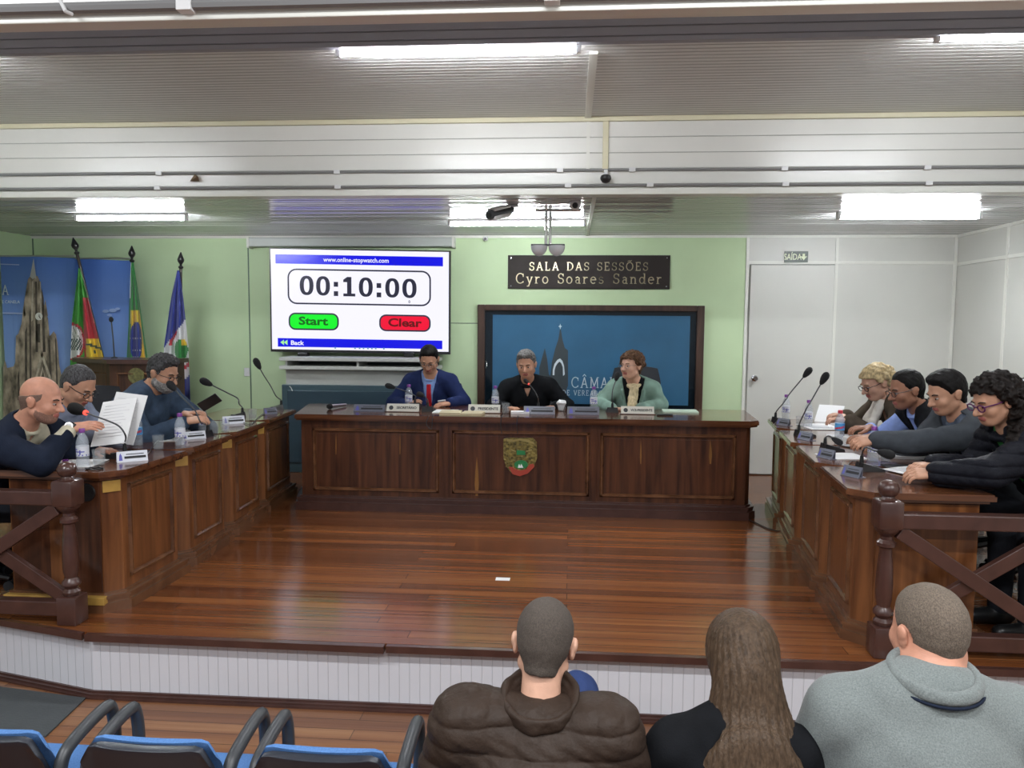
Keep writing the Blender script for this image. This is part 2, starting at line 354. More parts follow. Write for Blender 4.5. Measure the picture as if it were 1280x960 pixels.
# ceilings
prof = []; y_ = BY+0.1
while y_ < WY+0.1:                                  # crowned boards with a V joint every 10 cm
    k_ = random.uniform(-0.0016, 0.0016); prof += [(y_, CZ+0.007), (y_+0.008, CZ+0.001+k_), (y_+0.092, CZ+0.001-k_)]; y_ += 0.1   # boards never sit quite level
prof += [(y_, CZ+0.007)]; n_ = len(prof)
vs_ = [(x, y, z) for x in (XL-0.1, XR+0.1) for y, z in prof]+[(x, y, CZ+0.05) for x in (XL-0.1, XR+0.1) for y in (prof[0][0], prof[-1][0])]
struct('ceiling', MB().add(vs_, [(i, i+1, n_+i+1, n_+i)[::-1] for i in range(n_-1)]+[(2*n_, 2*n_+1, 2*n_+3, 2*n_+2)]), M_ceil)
struct('ceiling_front', MB().box((XL-0.1, 3.9, BZ), (XR+0.1, BY+0.1, BZ+0.05)), M_ceil2)
M_fas = groove_mat('dark_fascia', (0.34, 0.345, 0.39), 2, 0.045, 0.004, 0.12, 0.5, spec=0.2)
struct('ceiling_fascia', MB().box((XL-0.1, 3.88, BZ-0.036), (XR+0.1, 3.92, BZ+0.25)), M_fas)
struct('ceiling_hall', MB().box((XL-0.1, 1.0, BZ+0.22), (XR+0.1, 3.9, BZ+0.27)), M_ceil2)
# beam
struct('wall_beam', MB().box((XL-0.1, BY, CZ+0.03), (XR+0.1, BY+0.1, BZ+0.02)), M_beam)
t = MB(); t.box((XL, BY-0.02, CZ-0.004), (XR, BY+0.11, CZ+0.042), bev=0.004); struct('trim_5', t, M_trim)
t = MB(); t.box((XL, BY-0.022, BZ-0.032), (XR, BY, BZ), bev=0.003); xx = at(757, 180, BY).x
t.box((xx-0.02, BY-0.016, 2.56), (xx+0.02, BY, BZ-0.03), bev=0.003); struct('trim_6', t, M_cream)
t = MB(); xx = at(738, 100, 4.8).x; t.box((xx-0.022, 4.12, BZ-0.012), (xx+0.022, BY-0.02, BZ)); xx = at(735, 200, BY).x; t.box((xx-0.012, BY-0.006, CZ+0.04), (xx+0.012, BY, BZ-0.03))
xx = at(738, 270, 6.6).x; t.box((xx-0.014, BY+0.12, CZ-0.008), (xx+0.014, WY-0.02, CZ)); struct('trim_7', t, M_trim)
# near beam across the hall
struct('wall_near_beam', MB().box((XL-0.1, 2.25, 2.42), (XR+0.1, 2.35, 3.1)), M_beam)
t = MB(); t.box((XL, 2.22, 2.395), (XR, 2.27, 2.425), bev=0.004); struct('trim_8', t, M_trim)
def conduit(y, z, label, r=0.008, clips=(), x0=XL+0.02, x1=XR-0.02, dz=0.0):
    c = thing('conduit', label, 'pipe', ((x0+x1)/2, y, z))
    pts = [(x0+(x1-x0)*i/24, y, z+dz*sin(i*1.3)*0.4) for i in range(25)]
    obj('pipe', MB().tube(pts, r, 8), mat('grey_conduit', (0.22, 0.22, 0.22), 0.35), c, True)
    for x in clips: obj('clip', MB().box((x-0.022, y-r-0.004, z-r-0.004), (x+0.022, y+r+0.002, z+r+0.006), bev=0.002), M_whitep, c)
conduit(BY-0.011, at(640, 214, BY).z, 'upper grey conduit pipe running along the big white ceiling beam', 0.009, [at(p, 214, BY).x for p in (200, 422, 700, 790, 980, 1158)], dz=0.004)
conduit(BY-0.031, at(640, 233, BY-0.03).z+0.002, 'lower grey conduit pipe running along the bottom of the big white ceiling beam', 0.009, [at(p, 233, BY).x for p in (200, 424, 710, 812, 980, 1158)], dz=0.004)
conduit(2.205, 2.43, 'thick grey pipe along the bottom of the near beam at the top edge', 0.016, [at(p, 18, 2.2).x for p in (232, 690)])
# cable end at top left
tc_ = [at(74, -12, 2.2), at(76, 2, 2.2), at(82, 14, 2.18), at(90, 18, 2.2)]
single('cable_stub', MB().tube(tc_, 0.006, 8), M_whitep, 'short white cable hanging onto the near beam at top left', 'cable', smooth=True)

# ------------------------------------------------------------------ tube lamps
def tubelamp(p0, p1, label, n=1, strength=TUBE):
    c = (p0+p1)/2; zc = CZ if p0.y > BY else BZ
    L = thing('tube_light', label, 'lamp', (c.x, c.y, zc), 'fluorescent tube lamps on the ceiling')
    dv = (p1-p0).normalized(); side = Vector((0, 1, 0))
    obj('fixture_body', MB().box((p0.x, c.y-0.02, zc-0.02), (p1.x, c.y+0.02, zc-0.001), bev=0.003), M_whitep, L)
    em = mat('tube_glow', (0.9, 0.9, 0.9), 0.4, emit=(0.92, 0.96, 1.0), es=strength)
    for k in range(n):
        o = side*(0.03*(k-(n-1)/2)); q0 = Vector((p0.x+0.02, c.y, zc-0.042))+o; q1 = Vector((p1.x-0.02, c.y, zc-0.042))+o
        obj('tube', MB().tube([q0, q1], 0.0135, 12), em, L, True)
        for q in (q0, q1):
            sg = -1 if q is q0 else 1
            obj('end_cap', MB().box((q.x-0.012+sg*0.012, q.y-0.015, zc-0.058), (q.x+0.012+sg*0.012, q.y+0.015, zc-0.001), bev=0.003), M_whitep, L)
tubelamp(atz(84, 271, 2.37), atz(242, 275, 2.37), 'fluorescent tube lamp above the flags at left', 1)
tubelamp(atz(560, 280, 2.37), atz(732, 280, 2.37), 'fluorescent tube lamp behind the security cameras in the middle', 1)
tubelamp(atz(1045, 272, 2.37), atz(1228, 270, 2.37), 'twin fluorescent tube lamp above the white wall panels at right', 2)
tubelamp(atz(420, 66, 2.89), atz(725, 63, 2.89), 'fluorescent tube lamp on the higher ceiling at top centre', 1)
tubelamp(atz(1172, 46, 2.89), atz(1470, 44, 2.89), 'fluorescent tube lamp on the higher ceiling at the top right edge', 1)
tubelamp(atz(-330, 76, 2.89), atz(-20, 72, 2.89), 'fluorescent tube lamp on the higher ceiling left of the frame', 1)
def hall_light(x, y, sx, sy, p):  # area lights without fixtures, added out of view as room fill
    l = bpy.data.lights.new('hall_fill', 'AREA'); l.shape = 'RECTANGLE'; l.size = sx; l.size_y = sy; l.energy = p; l.color = (0.96, 0.98, 1.0)
    o = bpy.data.objects.new('hall_fill', l); SC.collection.objects.link(o); o.location = (x, y, 2.9); o.rotation_euler = (0, 0, 0); o['kind'] = 'structure'
for x in (-2.6, 0.1, 2.6): hall_light(x, 1.1, 1.2, 0.12, 55)
for x in (-2.6, 0.1, 2.6): hall_light(x, -0.6, 1.2, 0.12, 55)

# ------------------------------------------------------------------ things on walls and ceiling
def bullet_cam():
    c = at(625, 267, 5.75); T = thing('security_camera', 'white bullet security camera hanging from the ceiling left of the chrome pole', 'camera', (c.x, c.y, CZ))
    a = at(611, 269, 5.6); b = at(638, 262, 5.85)
    obj('camera_body', MB().tube([a, a.lerp(b, .04), b], [0.03, 0.034, 0.034], 16), M_dark, T, True)
    obj('hood', MB().box((-0.036, -0.11, 0.02), (0.036, 0.11, 0.042), bev=0.006, M=Matrix.Translation((a+b)/2) @ (b-a).to_track_quat('Y', 'Z').to_matrix().to_4x4()), M_whitep, T)
    obj('lower_shell', MB().box((-0.036, -0.12, -0.042), (0.036, 0.10, -0.012), bev=0.01, M=Matrix.Translation((a+b)/2) @ (b-a).to_track_quat('Y', 'Z').to_matrix().to_4x4()), M_whitep, T)
    obj('lens', MB().tube([a+(a-b).normalized()*0.006, a], 0.022, 14), M_black, T, True)
    e = at(641, 246, 5.85); obj('bracket', MB().tube([b-(b-a)*0.1, at(641, 262, 5.85), Vector((e.x, e.y, CZ))], 0.012, 10), M_whitep, T, True)
    obj('mount_plate', MB().box((e.x-0.045, e.y-0.03, CZ-0.02), (e.x+0.045, e.y+0.03, CZ), bev=0.006), M_steel, T)
bullet_cam()
def dome_cam(px, py, Y, label, r=0.035, wall=False):
    p = at(px, py, Y); T = thing('dome_camera', label, 'camera', (p.x, p.y, p.z))
    obj('housing', MB().tube([p+Vector((0, -0.03, 0)), p+Vector((0, -0.02, 0)), p+Vector((0, 0.03, 0.005))], [r*0.75, r, r*0.8], 16), M_whitep, T, True)
    obj('lens', MB().tube([p+Vector((0, -0.036, -0.003)), p+Vector((0, -0.03, -0.003))], [r*0.4, r*0.55], 14), M_black, T, True)
    if not wall: obj('bracket', MB().box((p.x-r, p.y-0.01, p.z+r*0.4), (p.x+r, p.y+0.03, CZ), bev=0.005), M_steel, T)
    else: obj('bracket', MB().box((p.x-r*.7, p.y, p.z-r*.5), (p.x+r*.7, WY-0.001, p.z+r), bev=0.005), M_whitep, T)
dome_cam(719, 257, 5.7, 'small white dome camera under the beam right of the chrome pole', 0.04)
dome_cam(607, 298.5, 7.83, 'tiny white camera fixed high on the green wall right of the big television', 0.026, True)
c = at(685, 300, 6.0); T = thing('speaker_pole', 'chrome pole hanging from the ceiling with two glass domes on a crossbar', 'ceiling mount', (c.x, c.y, CZ))
for dx in (-0.016, 0.016): obj('pole', MB().tube([(c.x+dx, c.y, CZ), (c.x+dx, c.y, at(685, 305, 6.0).z)], 0.012, 12), M_chrome, T, True)
zb = at(685, 306, 6.0).z
obj('crossbar', MB().box((c.x-0.13, c.y-0.03, zb-0.008), (c.x+0.13, c.y+0.03, zb+0.004), bev=0.003), M_dark, T)
for dx in (-0.068, 0.068):
    obj('dome', MB().lathe([(0.064, 0), (0.062, -0.02), (0.055, -0.042), (0.04, -0.062), (0.02, -0.075), (0.004, -0.079)], (c.x+dx, c.y, zb-0.008), 20), mat('dome_glass', (0.68, 0.69, 0.72), 0.12, 0.2), T, True)
obj('ceiling_bar', MB().tube([(c.x-0.1, c.y, CZ-0.02), (c.x+0.25, c.y, CZ-0.02)], 0.012, 10), M_steel, T, True)
p = at(757, 223, BY-0.03); T = thing('motion_sensor', 'small black ball-shaped sensor on the beam below the cream strip', 'sensor', (p.x, p.y, p.z))
obj('ball', MB().lathe([(0.008, -0.036), (0.024, -0.03), (0.036, -0.012), (0.038, 0.0), (0.032, 0.016), (0.012, 0.024)], p+Vector((0, -0.02, 0)), 16), M_black, T, True)
obj('bracket', MB().box((p.x-0.012, p.y-0.02, p.z+0.02), (p.x+0.012, BY, p.z+0.055), bev=0.003), M_whitep, T)
p = at(243, 223, BY-0.02); single('broken_bracket', MB().add([p+Vector(q) for q in ((-0.035, 0, -0.02), (0.035, 0, -0.02), (0.03, -0.03, 0.0), (0.01, -0.01, 0.03), (-0.02, 0.015, 0.012), (0.02, 0.018, 0.01))], [(0, 1, 2), (0, 2, 3), (0, 3, 4), (1, 5, 3), (1, 3, 2), (0, 4, 5, 1), (3, 5, 4)]), mat('rusty_brown', (0.18, 0.12, 0.07), 0.7), 'small brown broken bracket between the conduit pipes at left', 'bracket')

def px_rect(x0, y0, x1, y1, Y):
    a, b = at(x0, y0, Y), at(x1, y1, Y); return min(a.x, b.x), max(a.x, b.x), min(a.z, b.z), max(a.z, b.z)
# SAIDA sign
x0, x1, z0, z1 = px_rect(981, 314, 1010, 328, WY-0.02)
T = thing('exit_sign', 'small dark green exit sign reading SAÍDA above the white door', 'sign', ((x0+x1)/2, WY-0.02, z0))
obj('sign_plate', MB().box((x0, WY-0.018, z0), (x1, WY-0.011, z1), bev=0.001), mat('exit_green', (0.012, 0.03, 0.014), 0.4), T)
M_glowt = mat('pale_yellow_print', (0.80, 0.86, 0.62), 0.5)
obj('lettering', moved(text_mb('SAÍDA', 0.062, 0.012, xs=0.72), ((x0+x1)/2-0.035, WY-0.0195, (z0+z1)/2-0.003)), M_glowt, T)
ax, az = x1-0.043, (z0+z1)/2
obj('arrow', MB().add([(ax+a, WY-0.0195, az+b) for a, b in ((-0.012, 0.03), (0.012, 0.03), (0.012, 0.005), (0.034, 0.005), (0.018, -0.012), (0, -0.034), (-0.018, -0.012), (-0.034, 0.005), (-0.012, 0.005))], [tuple(range(9))[::-1]]), M_glowt, T)
# brown name sign
x0, x1, z0, z1 = px_rect(635, 319, 837, 361.5, WY-0.02)
T = thing('room_sign', 'dark brown wall plaque with gilt letters reading SALA DAS SESSÕES Cyro Soares Sander', 'sign', ((x0+x1)/2, WY-0.02, z0))
obj('board', MB().box((x0, WY-0.022, z0), (x1, WY-0.002, z1), bev=0.002), mat('dark_plaque', (0.030, 0.024, 0.022), 0.6, spec=0.2, var=0.1), T)
M_gilt = mat('gilt_letters', (0.70, 0.62, 0.42), 0.3, 1.0)
xm = (x0+x1)/2; H = z1-z0
l = serif_mb('SALA DAS SESSÕES', H*0.235, 0.10, 0.20); k = 148/202*(x1-x0)/l.width
l.v = [(v[0]*k, v[1], v[2]) for v in l.v]; obj('lettering', moved(l, (xm, WY-0.0225, z0+H*0.67)), M_gilt, T)
l = serif_mb('Cyro Soares Sander', H*0.29, 0.095, 0.18); k = 182/202*(x1-x0)/l.width
l.v = [(v[0]*k, v[1], v[2]) for v in l.v]; obj('lettering', moved(l, (xm, WY-0.0225, z0+H*0.31)), M_gilt, T)
for a in (0.02, 0.98):
    for b in (0.08, 0.92):
        q = Vector((x0+(x1-x0)*a, WY-0.022, z0+H*b)); obj('screw', MB().tube([q, q+Vector((0, -0.004, 0))], 0.006, 10), M_chrome, T, True)

# framed blue screen behind the president
x0, x1, z0, z1 = px_rect(597.5, 381.5, 880.5, 381.5, WY-0.02); z0 = 0.55; fwid = 0.075
z1 = at(740, 381.5, WY).z
T = thing('framed_screen', 'wide dark wooden frame with a blue council backdrop behind the main desk', 'backdrop', ((x0+x1)/2, WY, z0))
b = MB()
b.box((x0, WY-0.06, z0), (x0+fwid, WY-0.001, z1), bev=0.006).box((x1-fwid, WY-0.06, z0), (x1, WY-0.001, z1), bev=0.006).box((x0+fwid, WY-0.06, z1-fwid*.8), (x1-fwid, WY-0.001, z1), bev=0.006)
b.box((x0+fwid, WY-0.06, z0), (x1-fwid, WY-0.001, z0+0.05), bev=0.006)
obj('wooden_frame', b, wood_mat('frame_wood', (0.035, 0.018, 0.012), (0.085, 0.045, 0.03), (20, 20, 2)), T)
obj('dark_border', MB().box((x0+fwid, WY-0.02, z0+0.05), (x1-fwid, WY-0.003, z1-fwid*.8)), mat('screen_black', (0.006, 0.012, 0.018), 0.1), T)
bx0, bx1, bz0, bz1 = px_rect(616, 393.5, 860, 507, WY-0.024)
obj('blue_panel', MB().box((bx0, WY-0.026, bz0), (bx1, WY-0.021, bz1)), mat('council_blue', (0.030, 0.115, 0.215), 0.3, var=0.12, vs=(2, 2, 2)), T)
YP = WY-0.0275
def pxpoly(pts, Y): return [at(x, y, Y) for x, y in pts]
b = MB()
for pts in ([(675, 490), (674, 460), (681, 435), (684, 449), (686, 468), (688, 470), (690, 452), (694, 436), (698, 424), (700.5, 408), (703, 424), (706, 435), (710, 438), (710, 482), (707, 490)],):
    vs = pxpoly(pts, YP); b.add(vs, [tuple(range(len(vs)))])
obj('church_silhouette', b, mat('slate_print', (0.035, 0.045, 0.05), 0.4), T)
b = MB(); Mw = mat('white_print', (0.62, 0.70, 0.74), 0.5)
a1 = [(690.8, 469), (691, 462), (693, 455), (696.5, 450), (700, 448), (703, 451), (705, 457), (706, 468)]
a2 = [(703.8, 470), (703.5, 459), (701.5, 454), (699.5, 452), (697, 454), (694.5, 458), (693.2, 463), (693, 469)]
vs = pxpoly(a1+a2, YP-0.002); n = len(vs); b.add(vs, [(i, i+1, n-2-i, n-1-i) for i in range(n//2-1)])
obj('logo_arch', b, Mw, T); b = MB()
for s in ([(700.3, 404.5), (701, 407), (702.5, 408), (701, 409), (700.3, 412), (699.6, 409), (698, 408), (699.6, 407)],): vs = pxpoly(s, YP-0.002); b.add(vs, [tuple(range(len(vs)))])
obj('logo_star', b, Mw, T); b = MB()
l = serif_mb('CÂMARA', 0.105, 0.09, 0.14); l.v = [(v[0], v[1]*.3, v[2]) for v in l.v]
q = at(714, 484, YP-0.003); b.join(moved(l, (q.x+l.width/2, q.y, q.z+0.05)))
l2 = serif_mb('DE VEREADORES', 0.05, 0.1, 0.16); l2.v = [(v[0], v[1]*.3, v[2]) for v in l2.v]
q = at(703, 493.5, YP-0.003); b.join(moved(l2, (q.x+l2.width/2, q.y, q.z+0.022)))
obj('lettering', b, Mw, T)
hq = at(606, 455, WY-0.07); obj('pull_handle', MB().tube([hq+Vector((0, 0.01, 0.035)), hq+Vector((0.02, -0.02, 0.02)), hq+Vector((0.022, -0.025, -0.02)), hq+Vector((0.01, 0.01, -0.045))], 0.006, 8), M_chrome, T, True)

# projection screen casing
x0, x1, z0, z1 = px_rect(311, 297, 567, 308.5, WY-0.08)
T = thing('projector_screen_case', 'long pale rolled projection screen case above the television', 'projection screen', ((x0+x1)/2, WY, z0))
obj('casing', MB().box((x0, WY-0.11, z0), (x1, WY-0.002, z1), bev=0.012), mat('case_white', (0.5, 0.53, 0.5), 0.4), T)
for xx in (x0, x1): obj('end_cap', MB().box((xx-0.014, WY-0.115, z0-0.012), (xx+0.014, WY-0.001, z1+0.004), bev=0.004), M_trim, T)
# television
YT = 7.72
T = thing('television', 'big flat television showing a stopwatch page reading 00:10:00', 'television', (at(450, 440, YT).x, YT, at(450, 440, YT).z))
tl, tr, bl_, br_ = at(336.5, 309.5, YT), at(563, 313.5, YT), at(338.5, 439.5, YT), at(562.5, 443, YT)
def tv(u, w, off=0.0):     # u 0..1 left-right, w 0..1 top-bottom
    p = tl.lerp(tr, u).lerp(bl_.lerp(br_, u), w); return Vector((p.x, YT-off, p.z))
b = MB(); c4 = [tv(0, 0), tv(1, 0), tv(1, 1), tv(0, 1)]
b.add([q for q in c4]+[q+Vector((0, 0.05, 0)) for q in c4], [(3, 2, 1, 0), (4, 5, 6, 7), (0, 1, 5, 4), (1, 2, 6, 5), (2, 3, 7, 6), (3, 0, 4, 7)]); obj('tv_body', b, M_black, T)
def emi(n, c, s=1.0): return mat(n, (0, 0, 0), 0.3, emit=c, es=s)
def tvq(u0, w0, u1, w1, off): return MB().add([tv(u0, w0, off), tv(u0, w1, off), tv(u1, w1, off), tv(u1, w0, off)], [(0, 1, 2, 3)])
E_w, E_b, E_k = emi('screen_white', (0.90, 0.89, 1.0), 1.05), emi('screen_blue', (0.0, 0.0, 0.78), 1.0), emi('screen_ink', (0.022, 0.022, 0.045), 1.0)
obj('screen', tvq(0.008, 0.012, 0.992, 0.975, 0.001), E_w, T)
sx = lambda px: (px-147)/905.0; sy = lambda py, px=600: (py-118-(px-147)*0.016)/515.0     # crop pixels to screen u, w
obj('header_bar', tvq(sx(178), sy(150, 178), sx(1016), sy(196, 178), 0.002), E_b, T)
obj('footer_bar', tvq(sx(184), sy(565, 184), sx(1014), sy(608, 184), 0.002), E_b, T)
def rrect(u0, w0, u1, w1, r, off, asp=226/130.0):
    pts = []
    for cx, cy, a0 in ((u1-r, w0+r*asp, -90), (u1-r, w1-r*asp, 0), (u0+r, w1-r*asp, 90), (u0+r, w0+r*asp, 180)):
        for i in range(7): a = R(a0+15*i); pts.append((cx+r*cos(a), cy+r*asp*sin(a)))
    vs = [tv(u, w, off) for u, w in pts]; return MB().add(vs, [tuple(range(len(vs)))[::-1]])
def tvbox(x0, y0, x1, y1, r, cin, nm, bd=8):
    U0, W0, U1, W1 = sx(x0), sy(y0, x0), sx(x1), sy(y1, x0)
    obj(nm+'_outline', rrect(U0, W0, U1, W1, r, 0.002), E_k, T); e = bd/905.0
    obj(nm, rrect(U0+e, W0+e*1.75, U1-e, W1-e*1.75, r-e, 0.003), cin, T)
tvbox(238, 220, 957, 396, 0.05, E_w, 'time_field'); tvbox(241, 438, 496, 524, 0.038, emi('screen_green', (0.0, 0.90, 0.02)), 'start_button'); tvbox(699, 447, 956, 531, 0.038, emi('screen_red', (0.9, 0.0, 0.035)), 'clear_button')
def tvtext(s, px, py, h, col, bold=0.02, xs=1.0, off=0.004, nm='lettering'):
    l = text_mb(s, h, bold, xs=xs); q = tv(sx(px), sy(py, 147+(px-147)*0.0), off)
    Mr = Matrix.Rotation(R(1.0), 3, 'Y'); obj(nm, moved(l, q, Mr), col, T)
pm = (tr.x-tl.x)/905.0
def digit(kind, x0, x1):
    yt, yb_ = 253+(x0-300)*0.012, 349+(x0-300)*0.012; q = lambda x, y: tv(sx(x), sy(y, 147), .004); b = MB()
    if kind == '0':
        n = 28; cx, cy, rx, ry = (x0+x1)/2, (yt+yb_)/2, (x1-x0)/2, (yb_-yt)/2; sg = lambda v: abs(v)**0.85*(1 if v > 0 else -1)
        o_ = [q(cx+rx*sg(cos(i*2*pi/n)), cy+ry*sg(sin(i*2*pi/n))) for i in range(n)]; i_ = [q(cx+(rx-21)*sg(cos(i*2*pi/n)), cy+(ry-14)*sg(sin(i*2*pi/n))) for i in range(n)]
        b.add(o_+i_, [(i, (i+1) % n, n+(i+1) % n, n+i)[::-1] for i in range(n)])
    elif kind == '1': b.add([q(x0, yb_), q(x0, yb_-14), q(x0+19, yb_-14), q(x0+19, yt+26), q(x0, yt+26), q(x0, yt+14), q(x0+20, yt), q(x0+41, yt), q(x0+41, yb_-14), q(x1, yb_-14), q(x1, yb_)], [tuple(range(11))[::-1]])
    else:
        for y in (yt+26, yb_-24): b.add([q(x0, y), q(x1, y), q(x1, y+24), q(x0, y+24)], [(3, 2, 1, 0)])
    obj('digit' if kind != ':' else 'colon', b, E_k, T)
for k_, x0_, x1_ in (('0', 300, 370), ('0', 383, 453), (':', 472, 494), ('1', 520, 580), ('0', 598, 668), (':', 687, 710), ('0', 730, 800), ('0', 815, 886)): digit(k_, x0_, x1_)
tvtext('0', 850, 374, 14*pm, E_k, 0.02)
tvtext('www.online-stopwatch.com', 585, 173, 22*pm, emi('screen_text', (0.85, 0.85, 1)), 0.02, 0.96)
tvtext('Start', 366, 479, 40*pm, emi('screen_dark_green', (0.0, 0.12, 0.0)), 0.03, 1.38); tvtext('Clear', 826, 480, 40*pm, emi('screen_dark_red', (0.12, 0, 0)), 0.03, 1.36)
tvtext('Back', 283, 588, 22*pm, emi('screen_text2', (0.9, 0.9, 1)), 0.03, 1.15)
b = MB()
for ox in (0, 0.02):
    vs = [tv(sx(197)+ox, sy(586, 184), .004), tv(sx(216)+ox, sy(573, 184), .004), tv(sx(216)+ox, sy(600, 184), .004)]; b.add(vs, [(0, 2, 1)])
obj('back_arrow', b, emi('screen_lime', (0.4, 0.9, 0.3)), T)
b = MB()
for px in (477, 577, 600, 620, 642, 662, 681, 722): b.join(tvq(sx(px-4), 0.945, sx(px+4), 0.962, 0.004))
obj('taskbar_icons', b, emi('screen_icons', (0.12, 0.28, 0.55)), T)
ztop_c = at(450, 446.5, 7.6).z+0.001
for px in (380, 512): q = at(px, 443, YT); obj('stand_foot', MB().box((q.x-0.05, YT-0.06, ztop_c), (q.x+0.05, YT+0.04, q.z+0.02), bev=0.008), M_black, T)
# TV console
x0, x1, z0, z1 = px_rect(357, 449.5, 548, 449.5, 7.6)
ztop = at(450, 446.5, 7.6).z; zs = at(450, 457, 7.6).z; zw = at(450, 480, 7.6).z
T = thing('tv_console', 'pale grey shelving unit with a slate blue lower front under the television', 'cabinet', ((x0+x1)/2, 7.62, 0))
M_con = mat('console_grey', (0.55, 0.56, 0.53), 0.45)
obj('top_shelf', MB().box((x0, 7.42, ztop-0.035), (x1, 7.85, ztop), bev=0.004), M_con, T)
obj('lower_shelf', MB().box((x0, 7.42, zs-0.035), (x1, 7.85, zs), bev=0.004), M_con, T)
for q in (x0+0.06, (x0+x1)/2, x1-0.06): obj('divider', MB().box((q-0.01, 7.46, zs), (q+0.01, 7.8, ztop-0.035)), M_con, T)
obj('back_panel', MB().box((x0+0.03, 7.80, zw-0.2), (x1-0.03, 7.84, ztop-0.03)), mat('console_dark', (0.05, 0.055, 0.06), 0.5), T)
obj('front_panel', MB().box((x0+0.03, 7.52, zw-0.02), (x1-0.02, 7.8, zs-0.035), bev=0.003), M_con, T)
obj('lower_cabinet', MB().box((x0, 7.48, 0.0), (x1, 7.82, zw-0.005), bev=0.006), mat('slate_blue', (0.045, 0.085, 0.105), 0.4), T)
obj('cabinet_door', MB().box((x0+0.06, 7.468, 0.1), (x1-0.04, 7.48, zw-0.06), bev=0.006), mat('slate_blue_dark', (0.03, 0.058, 0.08), 0.35), T)
q = at(362, 483, 7.45); obj('door_handle', MB().tube([q, q+Vector((0.02, -0.02, -0.01)), q+Vector((0.035, -0.02, -0.04)), q+Vector((0.035, 0.01, -0.05))], 0.006, 8), M_chrome, T, True)
# wall switch
q = at(309, 465, WY); single('wall_switch', MB().box((q.x-0.03, WY-0.014, q.z-0.045), (q.x+0.03, WY-0.001, q.z+0.045), bev=0.006).box((q.x-0.012, WY-0.02, q.z-0.02), (q.x+0.012, WY-0.013, q.z+0.0), bev=0.002), M_whitep, 'white light switch on the green wall left of the tv console', 'switch')

# ------------------------------------------------------------------ banner with cathedral photograph
M_sky = bpy.data.materials.new('banner_sky'); M_sky.use_nodes = True
_n = M_sky.node_tree.nodes; _l = M_sky.node_tree.links; _tc = _n.new('ShaderNodeTexCoord'); _s = _n.new('ShaderNodeSeparateXYZ'); _l.new(_tc.outputs['Object'], _s.inputs[0])
_mr = _n.new('ShaderNodeMapRange'); _l.new(_s.outputs[2], _mr.inputs[0]); _mr.inputs[1].default_value = 0.7; _mr.inputs[2].default_value = 2.1
_r = _n.new('ShaderNodeValToRGB'); _l.new(_mr.outputs[0], _r.inputs[0]); _r.color_ramp.elements[0].color = (0.30, 0.46, 0.82, 1); _r.color_ramp.elements[1].color = (0.085, 0.19, 0.56, 1)
_l.new(_r.outputs[0], _n['Principled BSDF'].inputs['Base Color']); _n['Principled BSDF'].inputs['Roughness'].default_value = 0.35
M_stone = mat('printed_stone', (0.30, 0.245, 0.19), 0.5, var=0.75, vs=(16, 16, 7))
M_stoned = mat('printed_stone_shadow', (0.075, 0.06, 0.05), 0.5, var=0.6, vs=(22, 22, 9))
M_stonel = mat('printed_stone_pale', (0.48, 0.42, 0.34), 0.5, var=0.4, vs=(30, 30, 16))
def banner(xa, xb, ytl, ytr, Y, label, nm='roll_up_banner', xab=None):
    a, c_ = at(xa, ytl, Y), at(xb, ytr, Y)
    T = thing(nm, label, 'banner', ((a.x+c_.x)/2, Y, 0))
    b = MB(); nn = 16; vs = []
    for i in range(nn+1):
        u = i/nn; x = a.x+(c_.x-a.x)*u; y = Y+0.008*sin(u*pi*3)
        vs += [(x, y, 0.03), (x, y, a.z+(c_.z-a.z)*u)]
    vs2 = [(p[0], p[1]+0.003, p[2]) for p in vs]; k = len(vs)
    fs = [(2*i, 2*i+2, 2*i+3, 2*i+1) for i in range(nn)]; b.add(vs+vs2, fs+[tuple(j+k for j in f[::-1]) for f in fs]+[(2*i+1, 2*i+3, 2*i+3+k, 2*i+1+k) for i in range(nn)])
    obj('printed_sheet', b, M_sky, T); obj('base_bar', MB().box((a.x, Y-0.05, 0.0), (c_.x, Y+0.05, 0.035), bev=0.008), M_steel, T)
    obj('top_rail', MB().box((a.x, Y-0.008, max(a.z, c_.z)-0.012), (c_.x, Y+0.012, max(a.z, c_.z)+0.004), bev=0.002), M_steel, T)
    return T
TB2 = banner(78, 163.5, 322.5, 326, 7.62, 'plain sky blue roll-up banner behind the lectern and flags')
b = MB(); 
for cx, cy, rr in ((132, 389, 2.6), (141, 388, 3), (137, 394, 2), (147, 386, 2)):
    vs = pxpoly([(cx+rr*1.6*cos(a*pi/5), cy+rr*.8*sin(a*pi/5)) for a in range(10)], 7.598); b.add(vs, [tuple(range(10))])
obj('printed_cloud', b, mat('cloud_print', (0.34, 0.46, 0.74), 0.5), TB2)
YB = 7.35
TB = banner(0, 93.5, 319.5, 322.5, YB, 'blue roll-up banner printed with a tall stone cathedral in the left corner')
def art(nm, polys, m, off):
    for pts in polys: vs = pxpoly(pts, YB-0.012-off); obj(nm, MB().add(vs, [tuple(range(len(vs)))]), m, TB)
art('cathedral_print', [[(4, 560), (4, 460), (6, 450), (9, 460), (17, 458), (19, 453), (20, 420), (23, 417), (27, 404), (29, 385), (31, 372), (33, 360), (35, 349), (38, 345), (47, 345), (50, 352), (53, 372), (56, 385), (60, 398), (62, 420), (64, 418), (67, 414), (70, 418), (72, 430), (74, 455), (77, 470), (78, 560)],
     [(29, 395), (30.5, 381), (32, 395)], [(55, 385), (56.5, 374), (58.5, 385), (60, 395), (56, 395)]], M_stone, 0.001)
art('spire_print', [[(42, 322.5), (45.5, 349), (43, 347), (41, 349), (37.5, 346)]], mat('spire_grey', (0.42, 0.42, 0.42), 0.5), 0.003)
